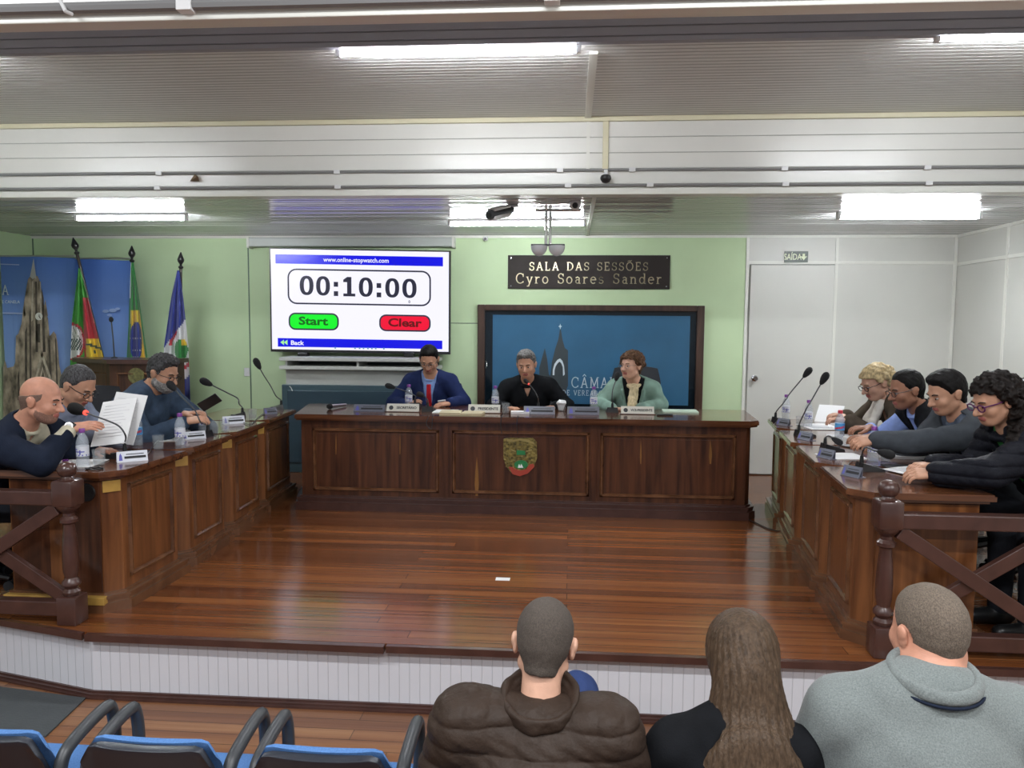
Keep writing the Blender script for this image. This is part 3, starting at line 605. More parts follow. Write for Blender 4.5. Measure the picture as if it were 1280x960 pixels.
art('tower_shadow_print', [[(44, 352), (46, 352), (47.5, 440), (44.5, 440)], [(52, 360), (54.5, 372), (57, 440), (53.5, 440)], [(45, 405), (50, 405), (50, 428), (45, 428)], [(31, 415), (34, 408), (34, 500), (31, 500)], [(36.5, 390), (38.5, 386), (39.5, 470), (37, 480)],
     [(60, 425), (62.5, 425), (66, 500), (63, 500)], [(68.5, 420), (70.5, 425), (73, 500), (71, 500)], [(22, 470), (24, 462), (25, 500), (22, 500)]], M_stoned, 0.002)
art('gable_print', [[(52, 438), (54, 444), (45, 478), (42.5, 478)], [(52, 438), (51, 444), (63, 478), (66, 478)], [(53, 458), (54, 461), (50, 478), (48.5, 478)], [(53, 458), (57, 478), (58.5, 478)], [(40, 352), (42, 350), (41.5, 400), (39, 402)], [(49.5, 352), (51, 352), (52.5, 400), (50.5, 400)]], M_stonel, 0.004)
art('clock_print', [[(48.6+4.6*cos(a*pi/8), 395.5+4.8*sin(a*pi/8)) for a in range(16)]], mat('clock_white', (0.72, 0.72, 0.68), 0.5), 0.005)
art('clock_hands_print', [[(48.3, 395.5), (49, 391.8), (49.4, 395.5), (51, 398), (50.2, 398.5)]], M_ink, 0.006)
art('rule_print', [[(0.5, 329.5), (24, 330.3), (24, 331.6), (0.5, 330.8)], [(3, 390.5), (28, 391), (28, 392.6), (3, 392.2)]], mat('pale_rule', (0.42, 0.52, 0.80), 0.5), 0.001)
b = MB(); l = serif_mb('A', 0.095, 0.09); q = at(8, 368, YB-0.014); b.join(moved(l, (q.x-0.01, q.y, q.z+0.045)))
obj('lettering', b, Mw, TB)
obj('lettering', moved(text_mb('E CANELA', 0.032, 0.0, xs=0.95), at(13.5, 377.5, YB-0.014)), Mw, TB)

# ------------------------------------------------------------------ flags
def flag(top, bot, finial_len, L, Rr, Y, colf, mats, label, folds=2.5, amp=0.035):
    """top/bot: pole ends; L, Rr: cloth side edges as (y pixel, x pixel) lists on the depth Y"""
    T = thing('flag', label, 'flag', (bot.x, bot.y, 0), 'flags on poles beside the lectern')
    obj('flag_pole', MB().tube([bot, top], 0.014, 10), mat('dark_pole', (0.03, 0.018, 0.012), 0.3), T, True)
    dr = (top-bot).normalized(); q = dr.to_track_quat('Z', 'Y').to_matrix()
    obj('finial', MB().lathe([(0.012, -0.02), (0.024, -0.005), (0.024, 0.005), (0.012, 0.015), (0.012, 0.03), (0.03, 0.055), (0.034, 0.075), (0.02, 0.11), (0.004, 0.15)], top, 14, M=q), M_black, T, True)
    obj('base_stand', MB().lathe([(0.11, 0), (0.11, 0.02), (0.03, 0.05), (0.02, 0.12)], (bot.x, bot.y, 0), 20), M_dark, T, True)
    def ed(t, y):
        for (y0, x0), (y1, x1) in zip(t[:-1], t[1:]):
            if y <= y1: return x0+(x1-x0)*(y-y0)/(y1-y0)
        return t[-1][1]
    nu, nv = 40, 90; y0, y1 = L[0][0], L[-1][0]; vs = []; fs = []; ms = []
    for j in range(nv+1):
        y = y0+(y1-y0)*j/nv
        for i in range(nu+1):
            u = i/nu; x = ed(L, y)+(ed(Rr, y)-ed(L, y))*u
            dep = amp*sin(u*2*pi*folds+j*0.02)*min(1, j/25.0)
            vs.append(at(x, y, Y+dep))
    for j in range(nv):
        for i in range(nu):
            fs.append((j*(nu+1)+i, j*(nu+1)+i+1, (j+1)*(nu+1)+i+1, (j+1)*(nu+1)+i))
            y = y0+(y1-y0)*(j+.5)/nv; u = (i+.5)/nu; x = ed(L, y)+(ed(Rr, y)-ed(L, y))*u; ms.append(colf(x, y, u))
    b = MB(); b.add(vs, fs); b.m = ms; o = obj('flag_cloth', b, mats, T, True)
    sm = o.modifiers.new('cloth_thickness', 'SOLIDIFY'); sm.thickness = 0.004
F_gr, F_rd, F_yl, F_wh, F_bl, F_dk = [mat(n, c, 0.6, sheen=0.2) for n, c in (('flag_green', (0.02, 0.20, 0.04)), ('flag_red', (0.42, 0.015, 0.03)), ('flag_yellow', (0.72, 0.50, 0.03)), ('flag_white', (0.66, 0.66, 0.66)), ('flag_blue', (0.02, 0.035, 0.24)), ('flag_dark', (0.02, 0.05, 0.04)))]
F_lg = mat('flag_light_green', (0.06, 0.30, 0.05), 0.6)
FM = [F_gr, F_rd, F_yl, F_wh, F_bl, F_dk, F_lg]
def c1(x, y, u):
    if (x-90)**2/190+(y-427)**2/420 < 1: return 5 if (y > 423 and y < 438 and (x-88)*(1) < 14 and sin(x*2+y) > -0.4) or (abs((x-y*.5+118) % 5) < .7 and y < 423) else 3
    if x > 104+ (y-378)*0.03 and y > 372:
        if y > 424 and x > 108: return 2 if not (abs((y-432)-(x-115)*.3) < 1.5 or (x-118)**2+(y-440)**2 < 3) else 5
        return 1
    if (x-90)**2/270+(y-427)**2/560 < 1: return 1
    return 6
tp1 = at(96, 316, 7.2); bt1 = at(96+35/132*330, 650, 7.3); _k = at(128, 446, 7.2); bt1 = Vector((_k.x+(_k.x-tp1.x)/(tp1.z-_k.z)*(_k.z-0.02), 7.2, 0.02))
flag(tp1, bt1, 0, [(335, 98), (400, 90), (446, 88), (520, 86)], [(335, 100), (446, 129), (520, 132)], 7.17, c1, FM, 'green, red and yellow striped flag on a leaning dark pole, leftmost flag')
def c2(x, y, u):
    if x < 163+(y-345)*-0.02+1.2 and y < 372: return 3
    if y > 388:
        if (x-170)**2/52+(y-427)**2/640 < 1: return 3 if (int(x*1.7) % 4 == 1 and int(y*.9) % 7 == 2) else 4
        if u < 0.14 or u > 0.93: return 0
        if y < 405 or x > 175: return 2
        return 2 if u > 0.2 and y < 412 else 0
    return 0
flag(at(165, 326, 7.46), Vector((at(165, 446, 7.46).x, 7.46, 0.02)), 0, [(328, 163.5), (400, 161), (446, 158.5), (520, 157)], [(328, 167), (360, 172), (446, 184), (520, 187)], 7.42, c2, FM, 'green flag with a yellow diamond and blue starry disc, middle of the three flags')
def c3_(x, y, u):
    w0 = 447-(x-205)*1.35
    if y < w0-12: return 4
    if y > 462+(236-x)*0.9+8: return 4
    e = (x-227)**2/70+(y-437)**2/190
    if e < 1: return 2 if y < 432 and x > 226 else 0
    if e < 2.3: return 3
    if e < 3.6 and (y < 431 and x < 221 or y > 448 or abs(x-221) < 1): return 1
    return 3
flag(at(226, 334, 7.46), Vector((at(222, 446, 7.46).x, 7.46, 0.02)), 0, [(338, 221.5), (372, 214), (433, 205), (500, 203), (560, 203)], [(338, 224), (372, 229), (433, 235.5), (500, 238), (560, 238)], 7.42, c3_, FM, 'navy and white flag with a green and red crest, rightmost flag')

# ------------------------------------------------------------------ lectern behind the left row
p0, p1, p2 = at(97, 447, 7.0), at(135, 450, 6.7), at(184, 448, 6.72)
zt = 1.165; T = thing('lectern', 'dark wooden lectern with a panelled front standing before the flags', 'lectern', (p1.x+0.1, 6.95, 0))
poly = [(p1.x, 6.72), (p2.x+0.12, 6.76), (p2.x+0.14, 7.12), (p0.x, 7.12), (p0.x, 6.98)]
def infl(poly, e):
    n = len(poly); out = []
    for i in range(n):
        a, b, c = Vector(poly[i-1]), Vector(poly[i]), Vector(poly[(i+1) % n])
        d1 = (b-a).normalized(); d2 = (c-b).normalized(); n1 = Vector((d1.y, -d1.x)); n2 = Vector((d2.y, -d2.x))
        m = (n1+n2); m = m/max(0.3, m.dot(n1)); out.append(tuple(b+m*e))
    return out
M_lec = wood_mat('lectern_wood', (0.030, 0.010, 0.006), (0.10, 0.035, 0.016), (20, 20, 1.6), 0.5, 0.05)
obj('cabinet', MB().prism(poly, 0.0, zt-0.04), M_lec, T)
obj('top', MB().prism(infl(poly, 0.03), zt-0.04, zt), M_rail, T)
def panel_on(a, b, z0, z1, w=0.022, d=0.012, mb=None):
    """raised rectangular moulding between plan points a and b (outward normal to the right of a->b)"""
    a, b = Vector(a), Vector(b); dr = (b-a).normalized(); n = Vector((dr.y, -dr.x)); mb = mb or MB()
    def bar(s0, s1, h0, h1):
        q = [a+dr*s0, a+dr*s1]; mid = [((q[0]), h0), ((q[1]), h0), ((q[1]), h1), ((q[0]), h1)]
        outer = [(p.x, p.y, h) for p, h in mid]
        e = w*0.32; ls = (s0+e, s1-e) if s1-s0 > 2*e else ((s0+s1)/2,)*2; lh = (h0+e, h1-e) if h1-h0 > 2*e else ((h0+h1)/2,)*2
        inner = [(a+dr*ls[0]+n*d, lh[0]), (a+dr*ls[1]+n*d, lh[0]), (a+dr*ls[1]+n*d, lh[1]), (a+dr*ls[0]+n*d, lh[1])]
        vs = outer+[(p.x, p.y, h) for p, h in inner]
        mb.add(vs, [(4, 5, 6, 7), (0, 1, 5, 4), (1, 2, 6, 5), (2, 3, 7, 6), (3, 0, 4, 7)])
    L = (b-a).length; bar(0, L, z0, z0+w); bar(0, L, z1-w, z1); bar(0, w, z0, z1); bar(L-w, L, z0, z1); return mb
obj('panel_moulding', panel_on((p1.x+0.06, 6.722), (p2.x+0.08, 6.758), 0.3, zt-0.12), M_mould, T)
obj('panel_moulding', panel_on((p0.x+0.04, 6.945), (p1.x-0.04, 6.755), 0.3, zt-0.12, 0.018), M_mould, T)
q = at(170, 470, 6.73); obj('crest', MB().tube([(q.x, 6.752, q.z), (q.x, 6.725, q.z)], 0.075, 20), mat('crest_olive', (0.14, 0.13, 0.05), 0.4, var=0.5, vs=(40, 40, 40)), T)
b0, b1 = at(143, 447, 6.95), at(139, 400, 6.95)
T = thing('lectern_microphone', 'thin upright microphone on top of the lectern', 'microphone', (b0.x, b0.y, zt))
obj('gooseneck', MB().tube([(b0.x, b0.y, zt), b0.lerp(b1, .5)+Vector((0.003, 0, 0)), b1], 0.006, 8), M_dark, T, True)
obj('foam_windscreen', MB().lathe([(0.008, -0.02), (0.018, -0.01), (0.02, 0.01), (0.012, 0.026), (0.002, 0.03)], b1, 14), M_rubber, T, True)
obj('base', MB().lathe([(0.03, 0), (0.03, 0.008), (0.01, 0.015)], (b0.x, b0.y, zt), 14), M_dark, T, True)

# ------------------------------------------------------------------ main desk
ZM = 0.78; yf = 6.05; mx0, mx1 = -2.17, 1.40
T = thing('main_desk', 'long dark mahogany council desk with three framed front panels and a crest', 'desk', (-0.4, 6.4, 0))
body = [(mx0, yf), (mx1-0.02, yf), (mx1+0.02, yf+0.05), (1.46, 6.76), (-2.34, 6.76)]
obj('cabinet', MB().prism(body, 0.0, ZM-0.05), M_wood, T)
tb = MB(); tp = [(mx0-0.04, 6.0), (1.40, 6.0), (1.475, 6.06), (1.53, 6.8), (-2.37, 6.8)]
tb.prism(infl(tp, -0.012), ZM-0.05, ZM-0.036).prism(tp, ZM-0.036, ZM-0.008).prism(infl(tp, -0.006), ZM-0.008, ZM); obj('desk_top', tb, M_woodtop, T)
bb = MB()
for e, z0, z1 in ((0.05, 0.0, 0.065), (0.035, 0.065, 0.085), (0.042, 0.085, 0.10), (0.015, 0.10, 0.112)): bb.prism(infl(body, e), z0, z1)
obj('plinth', bb, M_rail, T)
def fx(px, py): return at(px, py, yf).x
zt_, zb_ = at(640, 535, yf).z, at(640, 620, yf).z
for a, b_ in ((391, 549), (565, 737), (750, 920)):
    obj('panel_moulding', panel_on((fx(a, 570), yf), (fx(b_, 570), yf), 0.15, 0.665, 0.03, 0.016), M_mould, T)
    obj('inset_panel', MB().box((fx(a, 570)+0.045, yf-0.004, 0.195), (fx(b_, 570)-0.045, yf, 0.62)), M_wood, T)
st = MB()
for px in (557, 743): x = fx(px, 570); st.box((x-0.02, yf-0.006, 0.11), (x+0.02, yf, 0.73), bev=0.002)
obj('stile', st, M_wood, T)
w = MB(); M_glare = mat('painted_glare', (0.20, 0.09, 0.022), 0.35, var=0.3, vs=(30, 30, 4))  # yellowish glare on the desk front, painted as streaks
for px, y0, y1, ww in ((596, 570, 620, 2.6), (801, 548, 580, 1.1), (888, 548, 580, 1.8), (420, 540, 568, 0.8), (500, 540, 568, 0.9)):
    vs = pxpoly([(px, y0), (px+ww*.8, y0+(y1-y0)*.4), (px+ww, y0+(y1-y0)*.7), (px+ww*.5, y1), (px-ww*.6, y1), (px-ww, y0+(y1-y0)*.7), (px-ww*.7, y0+(y1-y0)*.4)], yf-0.0047); w.add(vs, [tuple(range(7))])
obj('glare_streak', w, M_glare, T)
# crest
q = at(650, 570, yf-0.02)
s = [(629.5, 548.5), (634, 547), (666, 547), (671, 552), (671.5, 572), (668, 582), (660, 590), (650, 594), (640, 591), (633, 583), (629.5, 572)]
def slab(pts, y0, y1):
    n = len(pts); vs = [at(x, y, yf) for x, y in pts]; vs = [(v.x, y0, v.z) for v in vs]+[(v.x, y1, v.z) for v in vs]
    return MB().add(vs, [tuple(range(n)), tuple(range(n, 2*n))[::-1]]+[(i, n+i, n+(i+1) % n, (i+1) % n) for i in range(n)])
CR = obj('crest', slab(s, yf-0.022, yf-0.004), mat('carved_olive', (0.17, 0.13, 0.035), 0.35, 0.3, var=0.7, vs=(55, 55, 55), bump=0.006, bs=(60, 60, 60)), T)
obj('green_band', slab([(646, 562), (656.5, 563), (657, 568), (646, 568)], yf-0.026, yf-0.02), mat('crest_green', (0.02, 0.19, 0.06), 0.4), CR)
obj('green_oval', slab([(651.5+8.5*cos(a*pi/8), 580+5.5*sin(a*pi/8)) for a in range(16)], yf-0.026, yf-0.02), mat('crest_green', (0, 0, 0)), CR)
obj('crest_building', slab([(647.5, 584), (649, 579), (650.5, 582), (652, 579), (654.5, 584)], yf-0.029, yf-0.024), M_paper, CR)
obj('red_scroll', slab([(636, 583), (641, 583), (645, 586), (651, 587.3), (658, 586), (662, 580), (667, 579), (668, 583), (660, 591), (650, 594.5), (641, 592)], yf-0.027, yf-0.02), mat('crest_red', (0.36, 0.05, 0.03), 0.4), CR)
obj('crest_arch', slab([(639, 561), (645, 563), (645, 564.5), (639, 562.3)], yf-0.026, yf-0.02).join(slab([(658, 563), (665, 561), (665, 562.5), (658, 564.5)], yf-0.026, yf-0.02)).join(slab([(634, 548), (642, 549), (650, 547.5), (660, 549), (668, 553), (668, 555), (659, 552), (650, 550), (642, 552), (634, 551)], yf-0.027, yf-0.02)), mat('crest_gold', (0.34, 0.27, 0.10), 0.35, 0.3), CR)

# ------------------------------------------------------------------ side desks
ZS = 0.745
def side_desk(name_label, side, y0, y1, xn, xf, xo, endpanel=False, grommet=False, gp=None):
    """side -1 left row / +1 right row; xn/xf inner face x at near/far end, xo outer x"""
    ch = 0.10; s = side
    plan = [(xn, y0+ch), (xn+s*ch*0.95, y0), (xo, y0), (xo, y1), (xf, y1)]
    if s > 0: plan = plan            # order: inner-near, chamfer, outer-near, outer-far, inner-far (ccw for right row)
    else: plan = plan[::-1]
    T = thing('side_desk', name_label, 'desk', ((xn+xo)/2, (y0+y1)/2, 0), 'stepped side desks of the '+('right' if s > 0 else 'left')+' row')
    obj('cabinet', MB().prism(infl(plan, -0.05), 0.0, ZS-0.04), M_wood2, T)
    t = MB().prism(infl(plan, -0.02), ZS-0.045, ZS-0.03).prism(plan, ZS-0.03, ZS-0.007).prism(infl(plan, -0.007), ZS-0.007, ZS); obj('desk_top', t, M_woodtop, T)
    b = MB()
    for e, z0, z1 in ((0.0, 0, 0.05), (-0.012, 0.05, 0.07), (-0.006, 0.07, 0.085), (-0.035, 0.085, 0.095)): b.prism(infl(plan, e), z0, z1)
    obj('plinth', b, M_mould, T)
    pl = infl(plan, -0.05)
    if s > 0: a, c = Vector(pl[4]), Vector(pl[0]); e0, e1 = pl[0], pl[1]
    else: a, c = Vector(pl[4]), Vector(pl[0]); a, c = Vector(pl[4]), Vector(pl[0]); e0, e1 = pl[3], pl[4]
    dr = (c-a).normalized(); L = (c-a).length
    obj('panel_moulding', panel_on(a+dr*0.05, a+dr*(L-0.045), 0.145, 0.655, 0.026, 0.014), M_mould, T)
    nrm = Vector((dr.y, -dr.x)); q0, q1 = a+dr*0.085, a+dr*(L-0.08)
    obj('inset_panel', MB().prism([tuple(q0), tuple(q0+nrm*0.004), tuple(q1+nrm*0.004), tuple(q1)][::-1], 0.18, 0.62), M_wood2, T)
    # small pale block at the head of the chamfer
    if s < 0:
        u, v_ = Vector(e0), Vector(e1); d2 = (v_-u).normalized(); n2 = Vector((d2.y, -d2.x)); L2 = (v_-u).length
        k0, k1 = u+d2*L2*0.06, u+d2*L2*0.94
        obj('corner_block', MB().prism([tuple(k0), tuple(k0+n2*0.012), tuple(k1+n2*0.012), tuple(k1)][::-1], ZS-0.115, ZS-0.055), M_brasswood, T)
    if endpanel:
        ax_, bx_ = (min(pl[1][0], pl[2][0]), max(pl[1][0], pl[2][0])) if s > 0 else (min(pl[2][0], pl[3][0]), max(pl[2][0], pl[3][0]))
        yy = y0+0.05
        obj('end_panel', MB().box((ax_+0.01, yy-0.006, 0.1), (bx_-0.006, yy, 0.69), bev=0.002), M_wood if s < 0 else M_wood2, T)
        if s < 0:
            obj('end_strip', MB().box((ax_+0.22, yy-0.010, 0.1), (ax_+0.29, yy-0.005, 0.69), bev=0.001), M_wood2, T)
            obj('plinth_strip', MB().box((ax_-0.02, y0-0.006, 0.045), (bx_+0.03, y0+0.03, 0.088), bev=0.004), M_brasswood, T)
            gx = bx_-0.075; obj('cable_grommet', MB().tube([(gx, yy-0.004, 0.63), (gx, yy-0.014, 0.63)], [0.05, 0.045], 24), M_black, T)
    return T
side_desk('nearest left side desk with its dark end facing the hall', -1, 3.72, 4.42, -2.31, -2.29, -2.98, True)
side_desk('second left side desk, with the red-capped bottle near its front end', -1, 4.44, 5.09, -2.31, -2.315, -3.0)
side_desk('third left side desk, whose microphone bends sharply left', -1, 5.12, 5.78, -2.335, -2.35, -3.02)
side_desk('farthest left side desk, touching the main desk', -1, 5.81, 6.62, -2.38, -2.42, -3.05)
side_desk('nearest right side desk with its plain end behind the X railing', 1, 3.66, 4.34, 1.335, 1.395, 1.98, True)
side_desk('second right side desk from the hall, beside the man in the grey suit', 1, 4.36, 5.08, 1.40, 1.475, 2.05)
side_desk('third right side desk, beside the man in the black vest', 1, 5.11, 5.80, 1.475, 1.56, 2.10)
side_desk('farthest right side desk, beside the blonde woman', 1, 5.83, 6.50, 1.57, 1.65, 2.16)

# ------------------------------------------------------------------ X railings
def railing(xn, xe, yn, label, newel_label, sgn):
    T = thing('railing', label, 'railing', ((xn+xe)/2, yn, 0))
    prof = [(0.030, 0.14), (0.040, 0.15), (0.042, 0.165), (0.030, 0.18), (0.034, 0.19), (0.044, 0.20), (0.044, 0.215), (0.028, 0.235), (0.036, 0.27), (0.038, 0.34), (0.034, 0.43), (0.027, 0.50), (0.028, 0.51), (0.042, 0.52), (0.042, 0.535), (0.028, 0.55), (0.028, 0.565), (0.047, 0.585)]
    nw = MB().lathe(prof, (xn, yn, 0), 22)
    nw.box((xn-0.052, yn-0.052, 0), (xn+0.052, yn+0.052, 0.145), bev=0.008)
    nw.box((xn-0.056, yn-0.056, 0.60), (xn+0.056, yn+0.056, 0.735), bev=0.016); nw.lathe([(0.03, 0.572), (0.052, 0.59), (0.056, 0.605)], (xn, yn, 0), 22)
    nw.lathe([(0.05, 0.728), (0.03, 0.740), (0.026, 0.750), (0.036, 0.756), (0.045, 0.775), (0.046, 0.79), (0.036, 0.812), (0.012, 0.824)], (xn, yn, 0), 22)
    obj('newel_post', nw, M_rail, T, True)
    lo, hi = min(xn+sgn*0.05, xe), max(xn+sgn*0.05, xe)
    obj('top_rail', MB().box((lo, yn-0.035, 0.605), (hi, yn+0.035, 0.675), bev=0.006), M_rail, T)
    obj('bottom_rail', MB().box((lo, yn-0.03, 0.04), (hi, yn+0.03, 0.115), bev=0.006), M_rail, T)
    span = abs(xe-xn)-0.05; n = max(1, round(span/0.70)); wd = 0.70
    for k in range(3):
        a = xn+sgn*(0.05+k*wd); b = xn+sgn*(0.05+(k+1)*wd)
        for (za, zb2, dy) in ((0.59, 0.13, -0.012), (0.13, 0.59, 0.012)):
            A, B = Vector((a, yn+dy, za)), Vector((b, yn+dy, zb2)); d = (B-A); L = d.length
            M4 = Matrix.Translation((A+B)/2) @ Matrix.Rotation(-atan2(d.z, d.x), 4, 'Y')
            obj('cross_brace', MB().box((-L/2, -0.016, -0.033), (L/2, 0.016, 0.033), bev=0.004, M=M4), M_rail, T)
        if k < 2: obj('post', MB().box((b-0.03, yn-0.03, 0.115), (b+0.03, yn+0.03, 0.605), bev=0.004), M_rail, T)
railing(-2.49, -4.7, 3.60, 'brown wooden X-braced railing with turned newel post at the left stage edge', '', -1)
railing(1.46, 3.6, 3.58, 'brown wooden X-braced railing with turned newel post at the right stage edge', '', 1)
# mat, card, floor cable
a = [atz(-60, 852, FZ), atz(107, 874, FZ), atz(57, 922, FZ), atz(-60, 922, FZ)]
single('floor_mat', MB().prism([(p.x, p.y) for p in a][::-1], FZ+0.0005, FZ+0.008), M_mat, 'dark grey rubber mat on the floor below the left end of the stage', 'mat')
p = atz(628, 724, 0); single('paper_card', MB().box((p.x-0.04, p.y-0.025, 0.0004), (p.x+0.045, p.y+0.025, 0.002)), M_paper, 'small white card lying on the stage floor before the main desk', 'card')
cb = [atz(x, y, 0.006) for x, y in ((936, 650), (948, 655), (958, 660), (972, 664), (985, 668))]
single('floor_cable', MB().tube(cb, 0.005, 8), M_black, 'black cable on the floor at the right end of the main desk', 'cable', smooth=True)
# ------------------------------------------------------------------ things on the desks
def glass_mat(name, col, rough=0.05, alpha=0.35):
    if name in MAT: return MAT[name]
    m = bpy.data.materials.new(name); m.use_nodes = True; b = m.node_tree.nodes['Principled BSDF']
    b.inputs['Base Color'].default_value = (*col, 1); b.inputs['Roughness'].default_value = rough; b.inputs['Alpha'].default_value = alpha; b.inputs['Specular IOR Level'].default_value = 0.9
    MAT[name] = m; return m
M_clear = glass_mat('clear_plastic', (0.62, 0.68, 0.75), 0.06, 0.32); M_glass = glass_mat('clear_glass', (0.55, 0.6, 0.62), 0.02, 0.13)
M_purple = mat('purple_cap', (0.20, 0.04, 0.26), 0.4); M_redcap = mat('red_cap', (0.55, 0.03, 0.05), 0.4)
M_label = mat('white_label', (0.66, 0.68, 0.74), 0.5); M_blue = mat('label_blue', (0.10, 0.10, 0.42), 0.5); M_labc = mat('label_sky_blue', (0.08, 0.33, 0.66), 0.5)
def bottle(kind):
    T = thing('water_bottle', '', 'bottle')
    k = 1.0
    prof = [(0.028, 0), (0.031, 0.006), (0.031, 0.035), (0.0295, 0.04), (0.031, 0.045), (0.031, 0.125), (0.030, 0.138), (0.024, 0.158), (0.014, 0.176), (0.0125, 0.182), (0.0125, 0.19)]
    obj('bottle_body', MB().lathe(prof, n=18), M_clear, T, True)
    obj('cap', MB().lathe([(0.0150, 0.183), (0.0155, 0.186), (0.0155, 0.202), (0.013, 0.205)], n=16), M_redcap if kind == 'red' else M_purple, T, True)
    if kind == 'red':
        L = obj('label', MB().lathe([(0.0318, 0.07), (0.0318, 0.115)], n=18), M_labc, T, True)
        obj('label_stripe', MB().add([(0.0322*cos(a), 0.0322*sin(a), z) for i in range(7) for a in (R(200+i*22),) for z in (0.074+i*0.002, 0.084+i*0.003)], [(2*i, 2*i+2, 2*i+3, 2*i+1) for i in range(6)]), M_redcap, L)
    else:
        L = obj('label', MB().lathe([(0.0318, 0.058), (0.0318, 0.112)], n=18), M_label, T, True)
        b = MB()
        for (z0, z1, a0, a1) in ((0.060, 0.068, 180, 380), (0.092, 0.098, 215, 265), (0.080, 0.086, 225, 330), (0.068, 0.092, 285, 297)):
            n = 6; b.add([(0.0323*cos(R(a0+(a1-a0)*i/n)), 0.0323*sin(R(a0+(a1-a0)*i/n)), z) for i in range(n+1) for z in (z0, z1)], [(2*i, 2*i+2, 2*i+3, 2*i+1) for i in range(n)])
        obj('label_print', b, M_blue, L)
    return Proto(T)
BP, BR = bottle('purple'), bottle('red')
def cup_proto():
    T = thing('drinking_glass', '', 'glass')
    obj('glass_wall', MB().lathe([(0.026, 0), (0.028, 0.004), (0.034, 0.088), (0.0325, 0.088), (0.0265, 0.010), (0.001, 0.008)], n=20), M_glass, T, True)
    obj('water', MB().lathe([(0.0262, 0.011), (0.0292, 0.045), (0.001, 0.0455)], n=18), M_glass, T, True)
    return Proto(T)
CUP = cup_proto()
def P(px, py, z): p = atz(px, py, z); return (p.x, p.y, z)
G1 = 'water bottles on the council desks'; G2 = 'drinking glasses on the council desks'
for k, px, py, z, lab in ((BP, 104, 583, ZS, 'purple-capped water bottle on the nearest left desk beside the man with the wristwatch'),
    (BR, 172, 557, ZS, 'red-capped water bottle with blue label on the left row of desks'),
    (BP, 225.5, 557, ZS, 'purple-capped water bottle left of the white nameplate on the second left desk'),
    (BP, 253.5, 541, ZS, 'purple-capped water bottle in front of the bearded man holding a dark phone'),
    (BP, 511, 510, ZM, 'purple-capped water bottle in front of the man with the red tie'),
    (BP, 619, 512, ZM, 'purple-capped water bottle beside the man in the black pullover'),
    (BP, 742, 513, ZM, 'purple-capped water bottle beside the woman with the cream scarf'),
    (BP, 982, 524, ZS, 'purple-capped water bottle at the far end of the right row behind a microphone'),
    (BP, 1010, 533, ZS, 'purple-capped water bottle on the right row in front of the blonde woman'),
    (BR, 1049, 550, ZS, 'red-capped water bottle with blue label on the right row of desks'),
    (BP, 1091, 577, ZS, 'purple-capped water bottle in front of the man in the grey suit')):
    k(P(px, py, z), random.uniform(-.5, .5), lab, G1)
for px, py, z, lab in ((124, 582, ZS, 'drinking glass on the nearest left desk right of the bottle'), (198, 562, ZS, 'drinking glass at the far end of the nearest left desk'),
    (268, 542, ZS, 'drinking glass beside the bottle of the bearded man, left of its neighbour glass'), (281, 539, ZS, 'drinking glass right of another glass on the second left desk'), (316, 525, ZS, 'drinking glass between the two tall microphones on the left row'),
    (632, 517, ZM, 'drinking glass left of the papers on the main desk'), (1107, 577, ZS, 'drinking glass beside the low microphone in front of the curly-haired woman'), (1000, 535, ZS, 'drinking glass on the right row near the blonde woman')):
    CUP(P(px, py, z), 0, lab, G2)

def bez(pts, n=14):
    """smooth curve through points"""
    pts = [Vector(p) for p in pts]; out = []
    for i in range(len(pts)-1):
        p0 = pts[max(i-1, 0)]; p1 = pts[i]; p2 = pts[i+1]; p3 = pts[min(i+2, len(pts)-1)]
        for k in range(n):
            t = k/n; out.append(0.5*((2*p1)+(-p0+p2)*t+(2*p0-5*p1+4*p2-p3)*t*t+(-p0+3*p1-3*p2+p3)*t**3))
    return out+[pts[-1]]
def mic(base, az, pts, label, red=False, foam=1.0, z=ZS, nobase=False):
    """desk microphone: weighted base, gooseneck through pts (world), foam at the end"""
    T = thing('gooseneck_microphone', label, 'microphone', base, 'gooseneck microphones on the council desks')
    c = Vector(base); M = Matrix.Translation(c) @ Matrix.Rotation(az, 4, 'Z')
    b = MB(); w, d = 0.052, 0.06
    vs = [(-w, -d, 0), (w, -d, 0), (w, d, 0), (-w, d, 0), (-w*.95, -d*.95, 0.014), (w*.95, -d*.95, 0.014), (w*.8, d*.9, 0.045), (-w*.8, d*.9, 0.045)]
    b.add(vs, [(3, 2, 1, 0), (4, 5, 6, 7), (0, 1, 5, 4), (1, 2, 6, 5), (2, 3, 7, 6), (3, 0, 4, 7)]); b.xf(M); obj('base', b, M_black, T)
    obj('talk_button', MB().box((-0.012, -0.045, 0.017), (0.012, -0.025, 0.026), bev=0.002).xf(M), M_dark, T)
    s = M @ Vector((0, 0.045, 0.03)); pp = [s, s+Vector((0, 0, 0.05))]+[Vector(p) for p in pts]
    obj('socket', MB().tube([s, s+Vector((0, 0, 0.05))], [0.013, 0.009], 12), M_black, T, True)
    tip = pp[-1]; dr = (pp[-1]-pp[-2]).normalized()
    obj('gooseneck', MB().tube(bez(pp, 8), 0.0045, 8), M_dark, T, True)
    q = dr.to_track_quat('Z', 'Y').to_matrix(); f = foam
    obj('foam_windscreen', MB().lathe([(0.006*f, -0.035*f), (0.012*f, -0.025*f), (0.018*f, -0.005*f), (0.02*f, 0.012*f), (0.017*f, 0.028*f), (0.009*f, 0.037*f), (0.001, 0.04*f)], tip, 14, M=q), M_rubber, T, True)
    if red:
        p = tip-dr*0.036*f; obj('light_ring', MB().tube([p, p-dr*0.012], 0.0085*f, 12), mat('red_ring_light', (0.5, 0.02, 0.02), 0.4, emit=(1, 0.12, 0.08), es=1.2), T, True)
    return T
